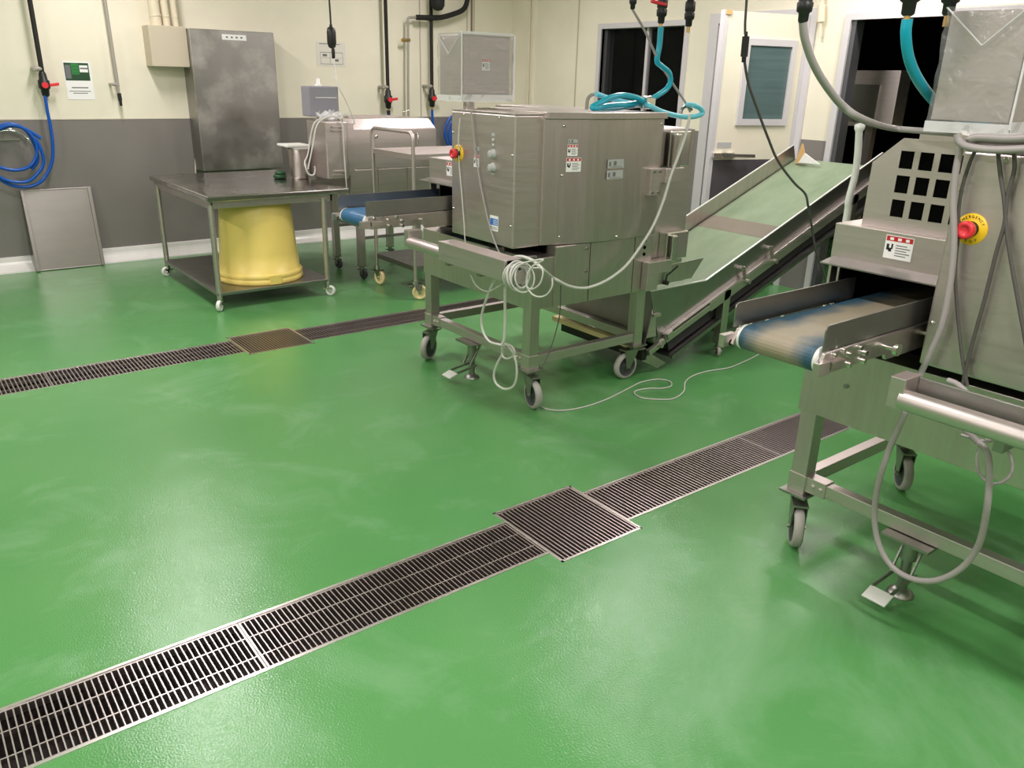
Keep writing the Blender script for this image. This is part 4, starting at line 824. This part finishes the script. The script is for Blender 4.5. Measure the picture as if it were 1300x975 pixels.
cable('pale_cable_loop', 'pale cable arching over the cabinet front down behind the infeed guard', 'cable', [(2.464,5.600,0.866),(2.511,5.600,1.028),(2.550,5.600,1.162),(2.614,5.600,1.215),(2.694,5.600,1.225),(2.748,5.600,1.187),(2.754,5.600,1.077),(2.756,5.600,0.882),(2.761,5.600,0.740),(2.763,5.600,0.647)], 0.0055, CABW)
# drops of the middle machine
def coupler(label, p, brass=True, lever=None, cablepts=None, scale=1.0, up=CEIL, group='ceiling drop couplings'):
    x, y, z = p; s = scale
    t = thing('hanging_coupling', label, 'coupling', p, group)
    m = MB(); m.lathe((x, y, z), [(0.011*s, 0.0), (0.016*s, 0.005), (0.017*s, 0.03*s), (0.024*s, 0.035*s), (0.026*s, 0.06*s), (0.021*s, 0.066*s), (0.025*s, 0.072*s), (0.026*s, 0.11*s), (0.018*s, 0.12*s), (0.014*s, 0.14*s), (0.014*s, 0.2*s)], n=20); m.cyl((x, y, z+0.15*s), (x, y, up), 0.012*s); m.build('body', BLACKM, t)
    if brass: MB().cyl((x, y, z-0.028*s), (x, y, z+0.004), 0.0085*s, n=12).build('nozzle', BRASS, t)
    if lever:
        m = MB(); m.obox((x, y-0.03*s, z+0.075*s), Vector(lever)*s, (0, 0.02*s, 0), (0, 0, 0.014*s)); m.build('lever', RED, t, 0.003)
    return t
A = [(3.163,2.950,1.774)][0]; coupler('black hose valve with red lever hanging above the middle machine', A, True, (-0.075, 0.02, 0.012))
B = [(3.364,2.950,1.771)][0]; coupler('black coupling with open brass nozzle right of the red lever valve', B, True)
Cc = [(2.963,2.950,1.824)][0]; coupler('small black cable gland at the top above the middle machine lid', Cc, False, scale=0.7)
D1 = [(2.121,1.150,1.674)][0]; coupler('black hose valve above the near machine feeding the single teal hose', D1, True)
E1 = [(2.324,1.150,1.687)][0]; coupler('black coupling with open nozzle hanging before the dark doorway', E1, True, scale=0.95)
F1 = [(1.538,1.050,1.621)][0]; coupler('black rubber plug hanging above the inclined conveyor with thick grey cable', F1, False, scale=0.62)
cable('grey_cable', 'grey cable sloping down across the red lever valve to the middle machine corner', 'cable', [(2.963,2.950,1.824),(3.065,2.950,1.727),(3.161,2.950,1.615),(3.259,2.950,1.526),(3.339,2.950,1.460),(3.408,2.950,1.403),(3.438,2.950,1.368)], 0.006, CABG)
hose1 = [(3.165,2.950,1.760),(3.165,2.950,1.676),(3.157,2.950,1.607),(3.194,2.950,1.583),(3.249,2.950,1.555),(3.267,2.950,1.511),(3.242,2.950,1.477),(3.183,2.950,1.447),(3.123,2.950,1.424)] + [(3.059,2.920,1.418),(3.002,2.920,1.435),(2.915,2.920,1.445),(2.843,2.920,1.438),(2.778,2.920,1.416),(2.714,2.920,1.392),(2.745,2.920,1.388)] + [(2.860,2.950,1.398),(2.966,2.950,1.402),(3.057,2.950,1.413)]
cable('teal_hose', 'teal hose dropping from the red lever valve and folded on the machine lid', 'hose', hose1, 0.0135, TEAL, 12)
hose2 = [(2.856,3.050,1.448),(2.926,3.050,1.431),(3.009,3.050,1.417)] + [(3.022,2.980,1.408),(3.107,2.980,1.401)] + [(3.031,2.860,1.401),(3.112,2.860,1.376),(3.211,2.860,1.357),(3.313,2.860,1.347),(3.397,2.860,1.353),(3.431,2.860,1.368),(3.403,2.860,1.391),(3.352,2.860,1.404)] + [(3.408,2.950,1.403)]
cable('pale_teal_hose', 'pale teal hose tied in a loop overhanging the machine lid corner', 'hose', hose2, 0.0125, TEALP, 12)
cable('pale_teal_hose', 'pale teal hose lying flat on the lid under the darker hose', 'hose', [(2.831,3.000,1.381),(2.910,3.000,1.381),(3.017,3.000,1.389),(3.110,3.000,1.400)], 0.011, TEALP, 12)
m = MB(); c0 = Vector([(3.081,2.930,1.414)][0])
for k in range(3): m.tube(arc((c0.x-0.02+0.02*k, c0.y, c0.z), 0.026, 0, 360, 12, 'yz')[:-1], 0.006, closed=True)
m.box(c0.x-0.03, c0.x+0.03, c0.y-0.035, c0.y-0.02, c0.z-0.02, c0.z+0.02); tag(m.build('hose_clamp', POLISH), 'wire hose clamp binding the teal hoses on the lid', 'clamp')
m = MB(); m.tube([(2.845,3.100,1.374),(2.847,3.100,1.418),(2.867,3.100,1.440),(2.903,3.100,1.448)], 0.009); tag(m.build('hose_elbow', PIPEG), 'grey elbow fitting where the pale teal hose joins the lid', 'elbow')
m = MB(); m.tube([(3.366,2.950,1.360),(3.374,2.950,1.383),(3.409,2.950,1.395),(3.449,2.950,1.380)], 0.009); tag(m.build('lid_fitting', STEELD), 'dark elbow fitting at the right corner of the machine lid', 'elbow')
# thick cable and coil on the middle machine
cable('white_cable', 'thick white cable sagging across the side of the middle machine', 'cable', [(3.195,2.740,1.363),(3.183,2.740,1.293),(3.151,2.740,1.202),(3.099,2.740,1.084),(3.059,2.740,0.960),(3.005,2.740,0.849),(2.932,2.740,0.758),(2.833,2.740,0.663),(2.730,2.740,0.612),(2.638,2.740,0.589),(2.552,2.740,0.585),(2.461,2.740,0.608),(2.391,2.740,0.643),(2.352,2.740,0.666)] + [(2.050,2.438,0.789),(2.050,2.500,0.813),(2.050,2.573,0.819),(2.050,2.636,0.805),(2.050,2.685,0.779)], 0.0072, CABW, 10)
m = MB(); hc = (1.955, 2.475, 0.79)
rc = random.Random(2)
for k in range(11):
    cx = 1.936; y = 2.430+0.0062*k; rr = 0.034+0.018*rc.random(); t1, t2 = rc.uniform(-0.014, 0.014), rc.uniform(-0.012, 0.012)
    m.tube([(cx+rr*math.cos(math.radians(a)), y+t1*math.sin(math.radians(a))+t2*math.cos(math.radians(a)), 0.775+(rr+0.006)*math.sin(math.radians(a))) for a in range(0, 360, 24)], 0.0034, closed=True)
tag(m.build('cable_coil', CABW), 'pale cable wound around the near end of the middle machine handle', 'cable coil')
m = MB(); m.tube([(1.945,2.440,0.829),(1.945,2.382,0.849),(1.945,2.316,0.865),(1.945,2.381,0.828),(1.945,2.413,0.784),(1.945,2.411,0.741),(1.945,2.376,0.739),(1.945,2.334,0.766),(1.945,2.317,0.804),(1.945,2.323,0.830),(1.945,2.362,0.838),(1.945,2.399,0.803),(1.945,2.416,0.752),(1.945,2.385,0.721),(1.945,2.336,0.716),(1.945,2.289,0.735),(1.945,2.259,0.773),(1.945,2.261,0.806)], 0.0035)
tag(m.build('thin_wire_loop', CABW), 'thin wire loops dangling right of the wound handle', 'wire')
cable('thin_wire', 'thin wire hanging from cabinet emergency stop down to the handle', 'wire', [(2.225,3.298,1.328),(2.225,3.311,1.220),(2.225,3.304,1.112),(2.225,3.283,0.984),(2.225,3.263,0.855),(2.225,3.255,0.780),(2.225,3.241,0.712)], 0.003, CABW)
cable('thin_wire', 'thin wire slanting down the cabinet face past the blue sticker', 'wire', [(2.225,3.207,1.366),(2.225,3.187,1.264),(2.225,3.160,1.143),(2.225,3.113,1.004),(2.225,3.054,0.867),(2.225,2.982,0.761),(2.225,2.926,0.723)], 0.0038, CABG)
m = MB(); m.tube([(1.990,2.623,0.804),(1.990,2.654,0.748),(1.990,2.719,0.656),(1.990,2.775,0.538),(1.990,2.767,0.461),(1.990,2.713,0.424),(1.990,2.632,0.431)] + [(2.100,2.753,0.353),(2.100,2.799,0.283),(2.100,2.828,0.216),(2.100,2.808,0.175),(2.100,2.741,0.169),(2.100,2.677,0.205),(2.100,2.656,0.268),(2.100,2.671,0.338),(2.100,2.719,0.381),(2.100,2.754,0.382)], 0.0055); m.tube([(2.000,2.630,0.785),(2.000,2.626,0.668),(2.000,2.621,0.549),(2.000,2.624,0.460),(2.000,2.640,0.431)], 0.006); m.tube([(2.100,2.772,0.374),(2.100,2.764,0.323),(2.100,2.717,0.325),(2.100,2.677,0.359),(2.100,2.696,0.387),(2.100,2.754,0.386)], 0.005); m.tube([(1.980,2.853,0.703),(1.980,2.810,0.659),(1.980,2.728,0.649),(1.980,2.649,0.686),(1.980,2.554,0.746),(1.980,2.463,0.796),(1.980,2.384,0.817)], 0.0035)
tag(m.build('hanging_cable_loop', CABW), 'pale cable loop hanging from handle beside the floor lock of the middle machine', 'cable')
cable('thin_grey_wire', 'thin dark wire hanging from the middle machine to its front caster', 'wire', [(2.429,2.760,0.612),(2.432,2.760,0.486),(2.413,2.760,0.392),(2.379,2.760,0.300),(2.343,2.760,0.239),(2.325,2.760,0.211)], 0.0028, CABD)
cable('floor_wire', 'thin pale wire snaking across the green floor from the front caster', 'wire', [(2.722,3.218,0.004)] * 0 + [(2.386,2.879,0.004),(2.363,2.770,0.004),(2.413,2.699,0.004),(2.530,2.668,0.004),(2.700,2.679,0.004),(2.922,2.731,0.004),(3.035,2.755,0.004),(3.138,2.737,0.004),(3.169,2.679,0.004),(3.121,2.625,0.004),(3.052,2.629,0.004),(3.000,2.665,0.004),(2.916,2.680,0.004),(2.876,2.652,0.004),(2.867,2.593,0.004),(2.918,2.532,0.004),(2.993,2.494,0.004),(3.115,2.533,0.004),(3.231,2.623,0.004),(3.344,2.666,0.004),(3.480,2.668,0.004),(3.617,2.640,0.004),(3.785,2.659,0.004),(3.966,2.694,0.004),(4.243,2.769,0.004)], 0.0035, CABW)
# black socket cable over the conveyor
t = thing('power_drop', 'slim black in-line connector hanging in front of the open door', 'power cable', [(3.384,2.600,1.610)][0])
m = MB(); m.tube([(3.332,2.600,2.065),(3.348,2.600,1.873),(3.356,2.600,1.780),(3.366,2.600,1.727)], 0.006); m.tube([(3.382,2.600,1.617),(3.433,2.600,1.516),(3.518,2.600,1.408),(3.648,2.600,1.256),(3.763,2.600,1.135),(3.932,2.600,1.018),(4.052,2.600,0.952),(4.101,2.600,0.880)] + [(4.400,2.750,0.732),(4.498,2.750,0.555),(4.613,2.750,0.418),(4.684,2.750,0.323)], 0.0065); m.build('cable', CABD, t)
a, b = [(3.374,2.600,1.720),(3.377,2.600,1.631)]; m = MB(); m.cyl(a, b, 0.017, n=8); m.cyl(b, [(3.380,2.600,1.607)][0], 0.011, n=10); m.cyl([(3.371,2.600,1.740)][0], a, 0.008, n=10); m.build('connector', BLACKM, t)
# cables of the near machine
cable('thick_grey_cable', 'thick grey cable swooping from ceiling plug to the near machine box', 'cable', [(1.538,1.050,1.624),(1.554,1.050,1.592),(1.594,1.050,1.549),(1.652,1.050,1.507),(1.732,1.050,1.464),(1.821,1.050,1.436)] + [(2.300,1.239,1.400),(2.300,1.147,1.397),(2.300,1.083,1.396),(2.300,1.045,1.395)], 0.0085, CABG, 10)
cable('single_teal_hose', 'single teal hose curving down behind the plastic wrapped box at right', 'hose', [(2.124,1.150,1.667),(2.131,1.150,1.630),(2.168,1.150,1.576),(2.236,1.150,1.526),(2.343,1.150,1.475),(2.447,1.150,1.444),(2.547,1.150,1.424),(2.680,1.150,1.410)], 0.0135, TEAL, 12)
m = MB()
m.tube([(2.170,0.990,1.401),(2.170,0.982,1.383),(2.170,0.953,1.372),(2.170,0.896,1.370),(2.170,0.830,1.377),(2.170,0.765,1.387),(2.170,0.721,1.404),(2.170,0.739,1.413),(2.170,0.803,1.406),(2.170,0.870,1.398),(2.170,0.934,1.397),(2.170,0.957,1.392)], 0.0095, n=10)
m.tube([(2.190,0.973,1.390),(2.190,0.929,1.380),(2.190,0.857,1.384),(2.190,0.791,1.394)], 0.0085, n=10)
tag(m.build('grey_cable_coil', CABG), 'thick grey cable coiled around the foot of the right display box', 'cable coil')
cable('long_grey_cable', 'long grey cable down the near machine front hanging in a big loop near the floor', 'cable', [(2.190,0.985,1.371),(2.190,0.984,1.305),(2.190,0.973,1.227),(2.190,0.954,1.148),(2.190,0.943,1.078),(2.190,0.936,0.995),(2.190,0.936,0.908),(2.190,0.953,0.813),(2.190,0.966,0.752)] + [(2.060,0.918,0.726),(2.060,0.931,0.653),(2.060,0.947,0.564),(2.060,0.955,0.451),(2.060,0.945,0.354),(2.060,0.914,0.279),(2.060,0.863,0.236),(2.060,0.801,0.234),(2.060,0.743,0.266),(2.060,0.695,0.332),(2.060,0.671,0.416),(2.060,0.675,0.518),(2.060,0.688,0.601),(2.060,0.706,0.659),(2.060,0.730,0.678)] + [(2.150,0.803,0.666),(2.150,0.843,0.708)], 0.0085, CABG, 10)
cable('grey_cable', 'grey cable crossing over behind the right handle tube to the tied bundle', 'cable', [(2.120,0.861,0.792),(2.120,0.836,0.789),(2.120,0.806,0.772),(2.120,0.781,0.747),(2.120,0.753,0.725),(2.120,0.703,0.714),(2.120,0.657,0.712),(2.120,0.604,0.715)], 0.008, CABG, 10)
cable('dark_cable', 'dark cable crossing from right to left down the near cabinet front', 'cable', [(2.215,0.871,1.375),(2.215,0.858,1.325),(2.215,0.859,1.259),(2.215,0.851,1.192),(2.215,0.854,1.122),(2.215,0.855,0.998),(2.215,0.859,0.890),(2.215,0.860,0.802),(2.215,0.858,0.753)], 0.0055, CABD)
cable('dark_cable', 'dark cable crossing from left to right down the near cabinet front', 'cable', [(2.215,0.907,1.372),(2.215,0.888,1.313),(2.215,0.864,1.249),(2.215,0.841,1.174),(2.215,0.809,1.090),(2.215,0.767,0.987),(2.215,0.725,0.884)], 0.0055, CABD)
cable('dark_cable', 'dark cable running down from the coil past the emergency stop', 'cable', [(2.215,0.956,1.372),(2.215,0.965,1.335),(2.215,0.971,1.275),(2.215,0.968,1.215),(2.215,0.955,1.146),(2.215,0.940,1.044),(2.215,0.905,0.922),(2.215,0.875,0.831),(2.215,0.847,0.761)], 0.005, CABD)
m = MB(); m.tube([(2.100,0.737,0.658),(2.100,0.741,0.624),(2.100,0.726,0.584),(2.100,0.697,0.567),(2.100,0.670,0.581),(2.100,0.655,0.614),(2.100,0.666,0.653),(2.100,0.696,0.681),(2.100,0.730,0.677)], 0.004); m.tube([(2.100,0.790,0.667),(2.100,0.761,0.669),(2.100,0.723,0.675),(2.100,0.692,0.704),(2.100,0.661,0.728)], 0.004); m.box(*[0]*0) if False else None
tag(m.build('tied_wire_bundle', CABG), 'thin grey wires tied together below the right handle tube', 'wire')
# white hose standing behind the grid hood
m = MB(); hh = [(2.676,1.550,1.383),(2.696,1.550,1.292),(2.701,1.550,1.213),(2.687,1.550,1.133),(2.692,1.550,1.050)]; m.tube(hh+[(hh[-1][0]-0.03, 1.55, 0.6), (hh[-1][0]-0.04, 1.55, 0.0)], 0.012, n=12); m.lathe([(2.679,1.550,1.375)][0], [(0.012, -0.01), (0.017, 0), (0.017, 0.012), (0.001, 0.018)], n=14)
tag(m.build('white_hose', WHITEP), 'upright white hose standing behind the grid window hood', 'hose')

# ---------------------------------------------------------------- things beyond the conveyor and in the dark room
m = MB(); a = [(5.170,3.435,1.000),(5.170,3.401,1.136),(5.170,3.348,1.008)]; m.prism([(v[1], v[2]-0.002) for v in a], 'x', 5.17, 5.19); a = [(5.160,3.398,1.009),(5.160,3.359,1.076),(5.160,3.305,1.049),(5.160,3.231,1.013)]; m.prism([(v[1], v[2]-0.002) for v in a], 'x', 5.155, 5.165, 1)
tag(m.build('cardboard_pieces', [CARD, WHITEP]), 'brown cardboard and white sheet poking up on the top end of the green belt', 'cardboard')
DB = thing('control_pedestal', 'stainless control box on a post in the dark doorway', 'control box', [(6.000,3.237,0.438)][0])
c = [(6.000,3.608,1.634),(6.000,3.239,1.641),(6.000,3.224,1.235),(6.000,3.589,1.214)]; yy = [v[1] for v in c]; zz = [v[2] for v in c]
bx = MB().box(6.0, 6.16, min(yy[1], yy[2]), max(yy[0], yy[3]), zz[2], zz[0]); bx.build('box', STEELH, DB, 0.004)
MB().box(6.05, 6.11, (yy[0]+yy[1])/2-0.03, (yy[0]+yy[1])/2+0.03, 0.0, zz[2]).build('post', STEEL, DB)
m = MB(); m.box(5.985, 6.0, yy[1]+0.12, yy[0]-0.03, zz[2]+0.04, zz[0]-0.1); m.build('reflection_plate', STEELD, DB)  # dark plate imitating a reflection on the box face
m = MB(); a = [(6.400,3.346,0.384)][0]; pts = [(2.35, 0.0), (2.35, 0.9), (2.42, 1.12), (2.60, 1.24), (2.85, 1.26), (3.05, 1.15), (3.2, 0.9), (3.2, 0)]
m.prism(pts, 'x', 6.5, 7.2); tag(m.build('covered_belt_end', BROWN, None, 0.03, 3), 'brown rounded conveyor hood standing in the dark room', 'conveyor')
m = MB(); cg = [(6.100,3.796,0.548)][0]
a = [(5.404,3.577,0.120),(5.799,3.560,0.120)]
m.cyl((5.85, 3.35, 0.13), (5.85, 3.15, 0.13), 0.07, n=20); m.box(5.78, 5.92, 3.06, 3.15, 0.06, 0.20, 0); m.box(5.8, 5.9, 3.1, 3.4, 0.0, 0.06, 0)
tag(m.build('electric_motor', STEEL), 'round steel motor on the floor seen under the inclined conveyor', 'motor')
